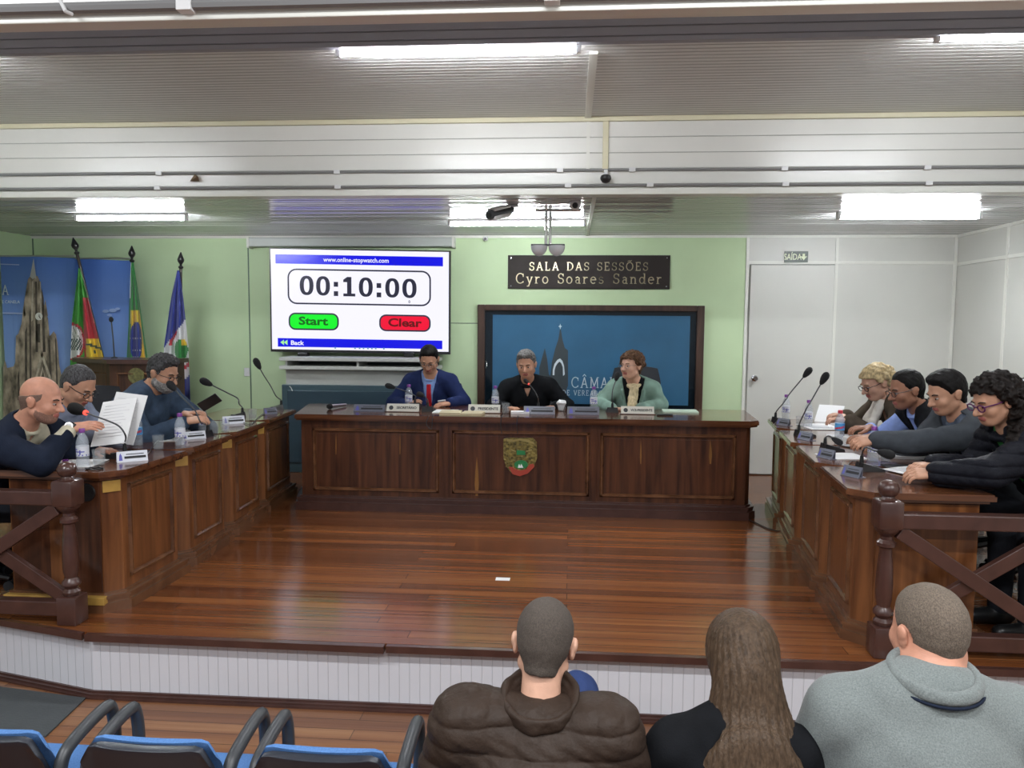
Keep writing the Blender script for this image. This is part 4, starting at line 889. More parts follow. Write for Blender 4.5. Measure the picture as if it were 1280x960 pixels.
b = P(148, 572, ZS); mic(b, R(-100), [at(157, 545, 3.98), at(149, 533, 3.99), at(135, 526, 4.0), at(118, 520, 4.05), at(97, 512, 4.1)], 'gooseneck microphone with large foam pointing left before the bald man', True, 1.75)
b = P(252, 546, ZS); mic(b, R(-90), [at(251, 528, 4.72), at(243, 512, 4.75), at(228, 497, 4.8), at(215, 483, 4.85)], 'gooseneck microphone at the mouth of the grey-bearded man', False, 1.3)
b = P(296, 522, ZS); mic(b, R(-80), [at(299, 505, 5.4), at(297, 498, 5.4), at(284, 491, 5.4), at(268, 483, 5.4), at(258, 478, 5.4)], 'gooseneck microphone bent sharply left on the third left desk', False, 1.35)
b = P(345, 512, ZS); mic(b, R(-60), [at(345, 495, 6.2), at(338, 482, 6.2), at(329, 468, 6.2), at(322, 455, 6.2)], 'tall gooseneck microphone on the farthest left desk beside the main desk', False, 1.4)
b = P(536, 514, ZM); mic(b, R(180), [at(534.5, 500, 6.3), at(531, 495.5, 6.32), at(526, 493.5, 6.36)], 'short black gooseneck microphone curving left in front of the red tie', False, 1.25, ZM)
b = P(520, 509, ZM); mic(b, R(180), [at(519, 495, 6.5), at(508, 489.5, 6.5), at(497, 485.5, 6.5), at(488, 483, 6.5)], 'low gooseneck microphone reaching left over the bottle of the man with the red tie', False, 1.25, ZM)
b = P(673, 514, ZM); mic(b, R(180), [at(672.5, 498, 6.3), at(669, 490, 6.33), at(663, 482, 6.36), at(658, 477, 6.4)], 'gooseneck microphone with a lit red ring before the man in the black pullover', True, 0.9, ZM)
b = P(765, 515, ZM); mic(b, R(180), [at(765, 500, 6.3), at(766, 487, 6.33), at(770, 475, 6.38), at(771, 471, 6.4)], 'gooseneck microphone standing upright in front of the woman with the cream scarf', False, 1.2, ZM)
b = P(976, 528, ZS); mic(b, R(100), [at(980, 503, 6.0), at(988, 491, 6.0), at(998, 479, 6.0), at(1009, 466, 6.0)], 'farthest gooseneck microphone of the right row leaning right against the white door', False, 1.3)
b = P(1006, 545, ZS); mic(b, R(100), [at(1007, 513, 5.2), at(1014, 501, 5.2), at(1022, 487, 5.2), at(1030, 473.5, 5.2)], 'tall gooseneck microphone of the right row, second from the white door', False, 1.25)
b = P(1040, 563, ZS); mic(b, R(95), [at(1031, 548, 4.75), at(1036, 545, 4.75), at(1046, 551, 4.75)], 'low microphone folded down behind the nameplate of the second right desk', False, 1.0)
b = P(1087, 588, ZS); mic(b, R(95), [at(1079, 563, 4.12), at(1083, 559, 4.12), at(1092, 563, 4.1), at(1107, 567, 4.05)], 'gooseneck microphone bent over to the right beside the drinking glass on the nearest right desk', False, 1.25)

def plate(px, py, w, h, z, az, label, txt, white=True, lean=25):
    p = atz(px, py, z); T = thing('nameplate', label, 'nameplate', p)
    M = Matrix.Translation(p) @ Matrix.Rotation(az, 4, 'Z')
    fm = M_label if white else mat('silver_plate', (0.13, 0.14, 0.18), 0.35)
    fm = mat('ivory_plate', (0.66, 0.64, 0.56), 0.4) if white == 'ivory' else fm
    c, s = cos(R(lean)), sin(R(lean)); L = Matrix.Rotation(-R(lean), 4, 'X')
    b = MB().box((-w/2, -0.002, 0), (w/2, 0.002, h), bev=0.001, M=L); b.box((-w/2, -0.004, 0), (w/2, h*s+0.03, 0.004)); b.box((-w/2, h*s+0.0, 0), (w/2, h*s+0.003, h*c*0.98)) ; obj('plate', b.xf(M), fm, T)
    if white == 'ivory':
        t = text_mb(txt, h*0.30, 0.03); k = min(1, w*0.66/max(1e-6, (max(v[0] for v in t.v)-min(v[0] for v in t.v)))); t.v = [(v[0]*k, v[1], v[2]) for v in t.v]
        obj('lettering', moved(t, (w*0.12, -0.0032, h*0.5)).xf(L).xf(M), M_ink, T)
        obj('crest', MB().tube([(-w*0.36, -0.0024, h*.5), (-w*0.36, -0.0036, h*.5)], h*0.26, 14).xf(L).xf(M), M_dark, T)
        obj('stand', MB().box((-w/2-0.01, -0.02, 0), (w/2+0.01, 0.05, 0.006)).xf(M), M_wood, T)
    else:
        obj('name_band', MB().box((-w*0.26, -0.0032, h*0.3), (w*0.44, -0.0022, h*0.52)).xf(L).xf(M), M_ink, T)
        obj('header_line', MB().box((-w*0.2, -0.0032, h*0.66), (w*0.38, -0.0022, h*0.74)).xf(L).xf(M), M_dark, T)
        obj('emblem', MB().add([(-w*.44, -0.0032, h*.15), (-w*.32, -0.0032, h*.15), (-w*.34, -0.0032, h*.6), (-w*.38, -0.0032, h*.85), (-w*.42, -0.0032, h*.6)], [(0, 1, 2, 3, 4)]).xf(L).xf(M), M_blue, T)
plate(166, 577, 0.155, 0.062, ZS, R(38), 'white tilted nameplate on the nearest left desk before the microphone', '', True)
plate(243, 549, 0.15, 0.055, ZS, R(42), 'white nameplate on the second left desk right of the water bottle', '', True)
plate(293, 530, 0.16, 0.065, ZS, R(38), 'white nameplate on the third left desk under the bent microphone', '', True)
plate(339, 518, 0.11, 0.06, ZS, R(45), 'silver nameplate on the farthest left desk', '', False)
plate(1030, 573, 0.12, 0.06, ZS, R(-65), 'silver nameplate on the second right desk from the hall', '', False)
plate(1062, 596, 0.11, 0.06, ZS, R(-58), 'silver nameplate at the inner edge of the nearest right desk', '', False)
plate(1004, 550, 0.12, 0.06, ZS, R(-65), 'silver nameplate at the foot of the tall microphone on the third right desk', '', False)
plate(977, 532, 0.12, 0.06, ZS, R(-60), 'silver nameplate on the farthest right desk', '', False)
plate(461, 514.5, 0.26, 0.062, ZM, 0, 'long silver nameplate with a dark band left of the SECRETÁRIO plate', '', False)
plate(503, 515, 0.27, 0.072, ZM, 0, 'ivory nameplate reading SECRETÁRIO on the main desk', 'SECRETÁRIO', 'ivory')
plate(605, 516.5, 0.265, 0.075, ZM, 0, 'ivory nameplate reading PRESIDENTE on the main desk', 'PRESIDENTE', 'ivory')
plate(674, 518, 0.255, 0.07, ZM, 0, 'silver nameplate directly in front of the man in the black pullover', '', False)
plate(729, 518.5, 0.26, 0.07, ZM, 0, 'silver nameplate between the man in black and the woman with the scarf', '', False)
plate(797, 518, 0.27, 0.07, ZM, 0, 'ivory nameplate reading VICE-PRESIDENTE on the main desk', 'VICE-PRESIDENTE', 'ivory')

M_print = mat('faint_print', (0.66, 0.66, 0.68), 0.7)
def sheet(px, py, w, d, z, az, label, cat='paper', h=0.003, m=None, lines=True, name='paper_sheet', dz=0.0, tilt=None, pos=None, ring=False):
    p = atz(px, py, z) if pos is None else Vector(pos); T = thing(name, label, cat, p)
    M = Matrix.Translation(p+Vector((0, 0, 0.001+dz))) @ Matrix.Rotation(az, 4, 'Z')
    if tilt: M = M @ Matrix.Rotation(tilt[0], 4, 'X') @ Matrix.Rotation(tilt[1], 4, 'Y')
    n = 8; b = MB(); vs = []
    for j in range(n+1):
        for i in range(n+1):
            u, v = i/n-.5, j/n-.5; vs.append((u*w, v*d, h+0.004*sin(u*3+1)*(v+.5)*(1 if h < 0.006 else 0)))
    k = len(vs); vs += [(x, y, z_-h) for x, y, z_ in vs]
    fs = [(j*(n+1)+i, j*(n+1)+i+1, (j+1)*(n+1)+i+1, (j+1)*(n+1)+i) for j in range(n) for i in range(n)]
    fs2 = [tuple(q+k for q in f[::-1]) for f in fs]
    bd = [(i, i+1) for i in range(n)]+[(i*(n+1)+n, (i+1)*(n+1)+n) for i in range(n)]+[(n*(n+1)+i+1, n*(n+1)+i) for i in range(n)][::-1]+[((i+1)*(n+1), i*(n+1)) for i in range(n)]
    b.add(vs, fs+fs2+[(a, a+k, c+k, c) for a, c in bd]); obj('sheet', b.xf(M), m or M_paper, T)
    if lines:
        b = MB()
        for j in range(11):
            y = d*(0.38-j*0.07); zz = h+0.006; b.box((-w*0.38, y-0.0014, h+0.0005), (w*random.uniform(0.2, 0.38), y+0.0014, h+0.0035))
        obj('print', b.xf(M), M_print, T)
    if ring: obj('edge', MB().box((-w/2-0.004, -d/2-0.002, 0), (-w/2+0.01, d/2+0.002, h+0.002)).xf(M), M_dark, T)
    return T
sheet(0, 0, 0.21, 0.297, ZS, R(-20), 'large white printed pages held up by the man in the light blue shirt', name='printed_pages', pos=at(156, 523, 4.25), tilt=(R(68), R(14)))
sheet(0, 0, 0.21, 0.297, ZS, R(10), 'white printed page hanging lower left behind the held-up pages', name='printed_pages', pos=at(143, 528, 4.18), tilt=(R(52), R(-12)))
sheet(90, 580, 0.30, 0.21, ZS, R(8), 'white paper lying under the forearm of the bald man', lines=False)
sheet(195, 549, 0.30, 0.21, ZS, R(12), 'white papers lying on the desk beneath the bearded man\'s elbow')
sheet(238, 537, 0.22, 0.14, ZS, R(10), 'white sheet on the desk before the bearded man\'s hands')
sheet(557, 514.8, 0.19, 0.22, ZM, 0, 'white paper under the left hand of the man with the red tie', lines=False, h=0.006)
T = sheet(0, 0, 0.17, 0.19, ZM, R(3), 'left page block of the open yellowed book on the main desk', pos=(atz(562, 519, ZM).x, 6.16, ZM), h=0.022, m=mat('yellowed_paper', (0.62, 0.53, 0.34), 0.6), lines=False, name='open_book', cat='book')
sheet(0, 0, 0.17, 0.19, ZM, R(-3), 'right page block of the open yellowed book on the main desk', pos=(atz(562, 519, ZM).x+0.18, 6.16, ZM), h=0.018, m=MAT['yellowed_paper'], lines=False, name='open_book', cat='book')
sheet(650, 517, 0.15, 0.12, ZM, R(4), 'stack of white papers right of the glass before the man in black', h=0.018, lines=False)
sheet(850, 515, 0.29, 0.2, ZM, R(-2), 'green-edged spiral notebook at the right of the main desk', 'notebook', 0.012, lines=False, name='spiral_notebook', ring=False, m=mat('pale_green_paper', (0.55, 0.68, 0.55), 0.6))
sheet(1025, 534, 0.25, 0.32, ZS, R(5), 'white papers spread before the blonde woman', dz=0.0)
sheet(0, 0, 0.2, 0.2, ZS, R(-35), 'folded white sheet standing like a tent near the blonde woman', pos=(atz(1036, 527, ZS).x, atz(1036, 527, ZS).y, ZS+0.05), tilt=(R(48), 0), lines=False)
sheet(1068, 548, 0.30, 0.22, ZS, R(4), 'white papers under the hands of the man in the black vest', h=0.012)
sheet(1052, 571, 0.24, 0.2, ZS, R(6), 'white sheet lying beside the silver nameplate on the second right desk', dz=0.0, lines=False)
sheet(1127, 570, 0.31, 0.24, ZS, R(-4), 'open white folder on the desk before the grey-suited man', 'folder', 0.016, name='open_folder')
sheet(1140, 590, 0.24, 0.17, ZS, R(22), 'printed sheet in the hands of the curly-haired woman', dz=0.006, lines=True)
# white round bowl, saucer, tissue cup, handheld mic, phones
p = atz(1066, 558, ZS); T = thing('sugar_bowl', 'low round white bowl on a saucer beside the red-capped bottle on the right row', 'bowl', p)
obj('bowl', MB().lathe([(0.05, 0.008), (0.058, 0.014), (0.060, 0.06), (0.056, 0.064), (0.02, 0.066)], p, 24), M_whitep, T, True); obj('saucer', MB().lathe([(0.04, 0), (0.078, 0.008), (0.078, 0.011), (0.04, 0.008)], p, 24), M_whitep, T, True)
p = atz(702, 514, ZM); T = thing('tissue_cup', 'clear cup stuffed with white tissue beside the woman with the scarf', 'cup', p)
obj('cup', MB().lathe([(0.03, 0), (0.04, 0.065), (0.038, 0.065), (0.029, 0.004)], p, 20), M_glass, T, True)
bb_ = MB().lathe([(0.02, 0.01), (0.034, 0.05), (0.046, 0.07), (0.040, 0.085), (0.022, 0.095), (0.004, 0.09)], p, 9); bb_.v = [(v[0]+random.uniform(-.008, .008), v[1]+random.uniform(-.008, .008), v[2]+random.uniform(-.004, .006)) for v in bb_.v]
obj('tissue', bb_, M_paper, T)
p, q = at(412, 507.5, 6.35), at(429, 505, 6.55); p.z = ZM+0.026; q.z = ZM+0.018; T = thing('handheld_microphone', 'black handheld microphone lying on the left part of the main desk', 'microphone', (p.x, p.y, ZM))
d_ = (q-p).normalized(); obj('handle', MB().tube([p+d_*0.02, p+d_*0.04, q, q+d_*0.04], [0.017, 0.015, 0.012, 0.011], 14), M_steel, T, True)
obj('grille', MB().lathe([(0.004, -0.026), (0.018, -0.02), (0.0255, 0), (0.024, 0.012), (0.016, 0.024)], p, 16, M=d_.to_track_quat('Z', 'Y').to_matrix()), M_rubber, T, True)
p = atz(790, 519, ZM); single('eyeglass_case', MB().box((p.x+0.20, p.y-0.02, ZM+0.001), (p.x+0.33, p.y+0.03, ZM+0.012), bev=0.004), M_black, 'flat black case lying right of the VICE-PRESIDENTE nameplate', 'case')
p = atz(1122, 584, ZS); single('mobile_phone', MB().box((p.x-0.08, p.y-0.035, ZS+0.001), (p.x+0.08, p.y+0.035, ZS+0.011), bev=0.004), M_black, 'black mobile phone lying between the folder and the curly-haired woman\'s sheet', 'phone')
p = atz(118, 587, ZS); single('key_ring', MB().tube([(p.x+0.045*cos(a/3), p.y+0.025*sin(a/3), ZS+0.005+0.003*sin(a*2)) for a in range(19)], 0.004, 6), M_black, 'black cord loop lying at the foot of the glass on the nearest left desk', 'cord')
p = atz(82, 578, ZS); single('purple_cap', MB().lathe([(0.015, 0), (0.0155, 0.014), (0.012, 0.016)], p, 16), M_purple, 'loose purple bottle cap on the nearest left desk', 'bottle cap', smooth=True)
for i, (pts, lab) in enumerate((([(178, 572), (186, 566), (190, 560), (196, 552), (205, 548)], 'thin black cord trailing over the nearest left desk'), ([(304, 528), (312, 531), (318, 527), (326, 519), (335, 516)], 'thin black cord between the two tall microphones of the left row'),
     ([(1058, 590), (1062, 578), (1070, 577), (1076, 584)], 'thin grey cord beside the nameplate on the nearest right desk'), ([(985, 540), (975, 539), (966, 533), (972, 526)], 'thin cord looping at the far end of the right row'))):
    single('microphone_cord', MB().tube(bez([Vector(P(x, y, ZS+0.006)) for x, y in pts], 6), 0.003, 6), M_dark, lab, 'cord', smooth=True)
c0 = atz(536, 521, ZM+0.004); single('microphone_cord', MB().tube(bez([c0, Vector((c0.x-0.01, 5.99, ZM+0.004)), Vector((c0.x-0.03, 5.985, ZM-0.06)), Vector((c0.x+0.01, 5.985, ZM-0.10)), Vector((c0.x+0.02, 5.985, ZM-0.02)), Vector((c0.x+0.02, 6.0, ZM+0.005))], 6), 0.003, 6), M_dark, 'thin black cord looping over the front edge of the main desk below the red tie', 'cord', smooth=True)
for px, lab in ((628, 'thin black cord hanging over the desk edge left of the crest'), (648, 'thin black cord hanging over the desk edge right above the crest')):
    c0 = atz(px, 520, ZM); single('microphone_cord', MB().tube([(c0.x, 6.12, ZM+0.004), (c0.x, 5.992, ZM+0.004), (c0.x-0.004, 5.987, ZM-0.05), (c0.x+0.002, 6.02, ZM-0.13)], 0.003, 6), M_dark, lab, 'cord', smooth=True)
# airpot at the right wall
pb = at(1277, 520, 5.6); T = thing('side_table', 'small white side table at the right wall carrying the thermos', 'table', (pb.x+0.05, 5.6, 0))
tz = at(1277, 508, 5.6).z; obj('table_top', MB().box((pb.x-0.15, 5.4, tz-0.03), (pb.x+0.4, 5.85, tz), bev=0.004), M_whitep, T)
for dx in (-0.12, 0.36):
    for dy in (5.44, 5.81): obj('leg', MB().box((pb.x+dx-0.015, dy-0.015, 0), (pb.x+dx+0.015, dy+0.015, tz-0.03)), M_steel, T)
c0 = Vector((pb.x+0.02, 5.58, tz)); T = thing('thermos', 'steel thermos jug with black domed lid behind the curly-haired woman', 'thermos', c0)
hh = at(1277, 471, 5.6).z-tz
obj('jug_body', MB().lathe([(0.055, 0), (0.06, 0.01), (0.06, hh-0.085), (0.05, hh-0.075)], c0, 24), M_steel, T, True)
obj('lid', MB().lathe([(0.055, hh-0.085), (0.075, hh-0.075), (0.078, hh-0.055), (0.06, hh-0.02), (0.03, hh-0.004), (0.002, hh)], c0, 24), M_black, T, True)
# ------------------------------------------------------------------ people: smooth implicit bodies turned into one surface
V3 = lambda *a: np.array(a if len(a) > 1 else a[0], dtype=np.float64)
def unit(v): v = V3(v); return v/np.linalg.norm(v)
def frame(az, pitch=0, roll=0):
    az, pitch, roll = R(az), R(pitch), R(roll)
    f = V3(sin(az), cos(az), 0); r = V3(cos(az), -sin(az), 0); u = V3(0, 0, 1)
    f, u = f*cos(pitch)-u*sin(pitch), u*cos(pitch)+f*sin(pitch)
    r, u = r*cos(roll)-u*sin(roll), u*cos(roll)+r*sin(roll)
    return np.stack([r, f, u], 1)          # columns right, forward, up
class Fld:
    def __init__(s, lo, hi, h):
        s.lo = V3(lo); s.h = h; s.n = np.ceil((V3(hi)-s.lo)/h).astype(int)+1
        s.ax = [(s.lo[i]+np.arange(s.n[i])*h).astype(np.float32) for i in range(3)]
        s.d = np.full(s.n, 10, np.float32)
    def blk(s, lo, hi):
        a = np.clip(np.floor((V3(lo)-s.lo)/s.h).astype(int), 0, s.n-1); b = np.clip(np.ceil((V3(hi)-s.lo)/s.h).astype(int)+1, 1, s.n)
        if (b <= a).any(): return None, None
        sl = tuple(slice(a[i], b[i]) for i in range(3))
        return sl, (s.ax[0][sl[0]][:, None, None], s.ax[1][sl[1]][None, :, None], s.ax[2][sl[2]][None, None, :])
    def apply(s, prim, k=0.01, op='u', e=0.0):
        lo, hi, fn = prim; mg = k+e+s.h*2.5
        sl, g = s.blk(V3(lo)-mg, V3(hi)+mg)
        if sl is None: return
        v = fn(*g)-e; d = s.d[sl]
        if op == 's': v = -v; q = np.maximum(k-np.abs(d-v), 0)/max(k, 1e-6); s.d[sl] = np.maximum(d, v)+q*q*k*0.25
        else: q = np.maximum(k-np.abs(d-v), 0)/max(k, 1e-6); s.d[sl] = np.minimum(d, v)-q*q*k*0.25
    def mask(s, fn):                       # keep where fn < 0
        s.d = np.maximum(s.d, fn(s.ax[0][:, None, None], s.ax[1][None, :, None], s.ax[2][None, None, :]))
    def displace(s, fn):
        i = np.nonzero(np.abs(s.d) < 0.04)
        if len(i[0]): s.d[i] += fn(s.ax[0][i[0]], s.ax[1][i[1]], s.ax[2][i[2]]).astype(np.float32)
    def mesh(s, name, mats, parent, matf=None):
        f = s.d; h = s.h; S = f < 0
        c = np.zeros(tuple(s.n-1), np.uint8)
        for dx in (0, 1):
            for dy in (0, 1):
                for dz in (0, 1): c += S[dx:s.n[0]-1+dx, dy:s.n[1]-1+dy, dz:s.n[2]-1+dz]
        I = np.nonzero((c > 0) & (c < 8)); N = len(I[0])
        if N == 0: return None
        idx = np.full(c.shape, -1, np.int32); idx[I] = np.arange(N)
        pos = np.zeros((N, 3)); cnt = np.zeros(N)
        C = [(a, b, e) for a in (0, 1) for b in (0, 1) for e in (0, 1)]
        cv = {q: f[I[0]+q[0], I[1]+q[1], I[2]+q[2]].astype(np.float64) for q in C}
        for q in C:
            for ax in range(3):
                if q[ax]: continue
                r = list(q); r[ax] = 1; r = tuple(r); a, b = cv[q], cv[r]; m = (a < 0) != (b < 0)
                t = np.where(m, a/np.where(a == b, 1, a-b), 0)
                for k in range(3): pos[:, k] += np.where(m, q[k]+(t if k == ax else 0), 0)
                cnt += m
        pos /= cnt[:, None]; pos = (pos+np.stack(I, 1))*h+s.lo
        F = []
        for ax in range(3):
            a1, a2 = (ax+1) % 3, (ax+2) % 3
            lo = [slice(1, None)]*3; lo[ax] = slice(0, -1); hi = [slice(1, None)]*3; hi[ax] = slice(1, None)
            sa = S[tuple(lo)]; sb = S[tuple(hi)]; m = sa != sb
            # ranges valid for cells
            J = np.nonzero(m); g = [J[0], J[1], J[2]]
            for k in range(3):
                if k != ax: g[k] = g[k]+1
            ok = (g[a1] < c.shape[a1]) & (g[a2] < c.shape[a2]); g = [q[ok] for q in g]; fl = sa[J][ok]
            def cell(d1, d2):
                q = list(g); q[a1] = q[a1]-d1; q[a2] = q[a2]-d2; return idx[q[0], q[1], q[2]]
            Q = np.stack([cell(1, 1), cell(0, 1), cell(0, 0), cell(1, 0)], 1); Q[~fl] = Q[~fl][:, ::-1]; F.append(Q)
        F = np.concatenate(F); F = F[(F >= 0).all(1)]
        off = wpos(parent); me = bpy.data.meshes.new(name)
        pl = (pos-V3(off.x, off.y, off.z)).astype(np.float32)
        me.vertices.add(N); me.vertices.foreach_set('co', pl.ravel())
        me.loops.add(len(F)*4); me.loops.foreach_set('vertex_index', F.ravel().astype(np.int32))
        me.polygons.add(len(F)); me.polygons.foreach_set('loop_start', np.arange(len(F), dtype=np.int32)*4); me.polygons.foreach_set('loop_total', np.full(len(F), 4, np.int32))
        for m_ in (mats if isinstance(mats, (list, tuple)) else [mats]): me.materials.append(m_)
        if matf is not None:
            me.polygons.foreach_set('material_index', matf(pos[F].mean(1)).astype(np.int32))
        me.polygons.foreach_set('use_smooth', np.ones(len(F), bool)); me.update(calc_edges=True); me.validate()
        o = bpy.data.objects.new(name, me); SC.collection.objects.link(o); o.parent = parent; return o
def cap(a, b, ra, rb=None):
    rb = ra if rb is None else rb; a, b = V3(a), V3(b); ab = b-a; L2 = max(ab @ ab, 1e-9); r = max(ra, rb)
    def fn(x, y, z):
        px, py, pz = x-a[0], y-a[1], z-a[2]; t = np.clip((px*ab[0]+py*ab[1]+pz*ab[2])/L2, 0, 1)
        return (np.sqrt((px-t*ab[0])**2+(py-t*ab[1])**2+(pz-t*ab[2])**2)-(ra+(rb-ra)*t)).astype(np.float32)
    return np.minimum(a, b)-r, np.maximum(a, b)+r, fn
def ell(c, r, M=None):
    c, r = V3(c), V3(r); M = np.eye(3) if M is None else M; ext = np.abs(M) @ r
    def fn(x, y, z):
        x, y, z = x-c[0], y-c[1], z-c[2]
        q = [(M[0, i]*x+M[1, i]*y+M[2, i]*z)/r[i] for i in range(3)]
        k0 = np.sqrt(q[0]**2+q[1]**2+q[2]**2); k1 = np.sqrt((q[0]/r[0])**2+(q[1]/r[1])**2+(q[2]/r[2])**2)+1e-9
        return (k0*(k0-1)/k1).astype(np.float32)
    return c-ext, c+ext, fn
def ring(c, Rr, r, M, ry=None):
    c = V3(c); ry = ry or Rr
    def fn(x, y, z):
        x, y, z = x-c[0], y-c[1], z-c[2]; q = [M[0, i]*x+M[1, i]*y+M[2, i]*z for i in range(3)]
        a = np.sqrt(q[0]**2+(q[1]*Rr/ry)**2)-Rr
        return (np.sqrt(a*a+q[2]**2)-r).astype(np.float32)
    e = max(Rr, ry)+r+0.02; return c-e, c+e, fn
def hand_prims(w, d, n, side, curl=25, s=1.0, spread=0.012):
    """w wrist, d finger direction, n back-of-hand normal, side +1: thumb towards cross(d, n)"""
    w = V3(w); d = unit(d); n = V3(n); n = unit(n-d*(n @ d)); t = np.cross(d, n)*side; P_ = []
    for i, (o, L, r) in enumerate(((0.027, 0.068, 0.0095), (0.009, 0.077, 0.0097), (-0.009, 0.072, 0.0092), (-0.026, 0.056, 0.0082))):
        k = w+d*0.085*s+t*o*s*1.15
        P_.append((cap(w+t*o*0.6*s+d*0.01, k, 0.0155*s, 0.0125*s), 0.012))
        p = k; ang = R(curl*0.45); dd = unit(d+t*(o/0.027)*spread*6)
        for j, (fr, rr) in enumerate(((0.45, 1), (0.3, 0.93), (0.25, 0.82))):
            v = dd*cos(ang)-n*sin(ang); q = p+v*L*fr*s; P_.append((cap(p, q, r*rr*s, r*rr*0.93*s), 0.003)); p = q; ang += R(curl)
    a = w+d*0.022*s+t*0.022*s; b = w+d*0.052*s+t*0.05*s-n*0.012*s; c = b+(d*0.8+t*0.25-n*0.3)*0.032*s; e = c+(d*0.95-t*0.1-n*0.3)*0.026*s
    P_ += [(cap(a, b, 0.016*s, 0.0125*s), 0.01), (cap(b, c, 0.0115*s, 0.0105*s), 0.004), (cap(c, e, 0.0105*s, 0.0085*s), 0.003)]
    return P_
def wob(a, f, s=0.0):
    return lambda x, y, z: a*(np.sin(f*x+1.3*np.sin(f*.7*z+s)+s)*np.sin(f*.8*y+2+s)+0.6*np.sin(f*1.7*z+1.1*np.sin(f*x*.9)+s*2)*np.sin(f*1.3*x+f*.9*y+s))

def skin(name, col): return mat(name, col, 0.48, spec=0.4, var=0.10, vs=(30, 30, 30), bump=0.0006, bs=(300, 300, 300))
SK_fair = skin('skin_fair', (0.58, 0.33, 0.23)); SK_tan = skin('skin_tan', (0.50, 0.265, 0.170)); SK_brown = skin('skin_brown', (0.30, 0.14, 0.085)); SK_pink = skin('skin_pink', (0.56, 0.27, 0.18))
LIPS = mat('lips', (0.36, 0.11, 0.09), 0.45)
def cloth(name, col, var=0.12, vs=(25, 25, 25), rough=0.85, bump=0.001, bs=(260, 260, 260), sheen=0.0): return mat(name, col, rough, var=var, vs=vs, bump=bump, bs=bs, sheen=sheen, spec=0.12)
def hairm(name, col, var=0.35, vs=(90, 90, 30), rough=0.55, bs=(160, 160, 50)): return mat(name, col, rough, var=var, vs=vs, bump=0.003, bs=bs, spec=0.16)

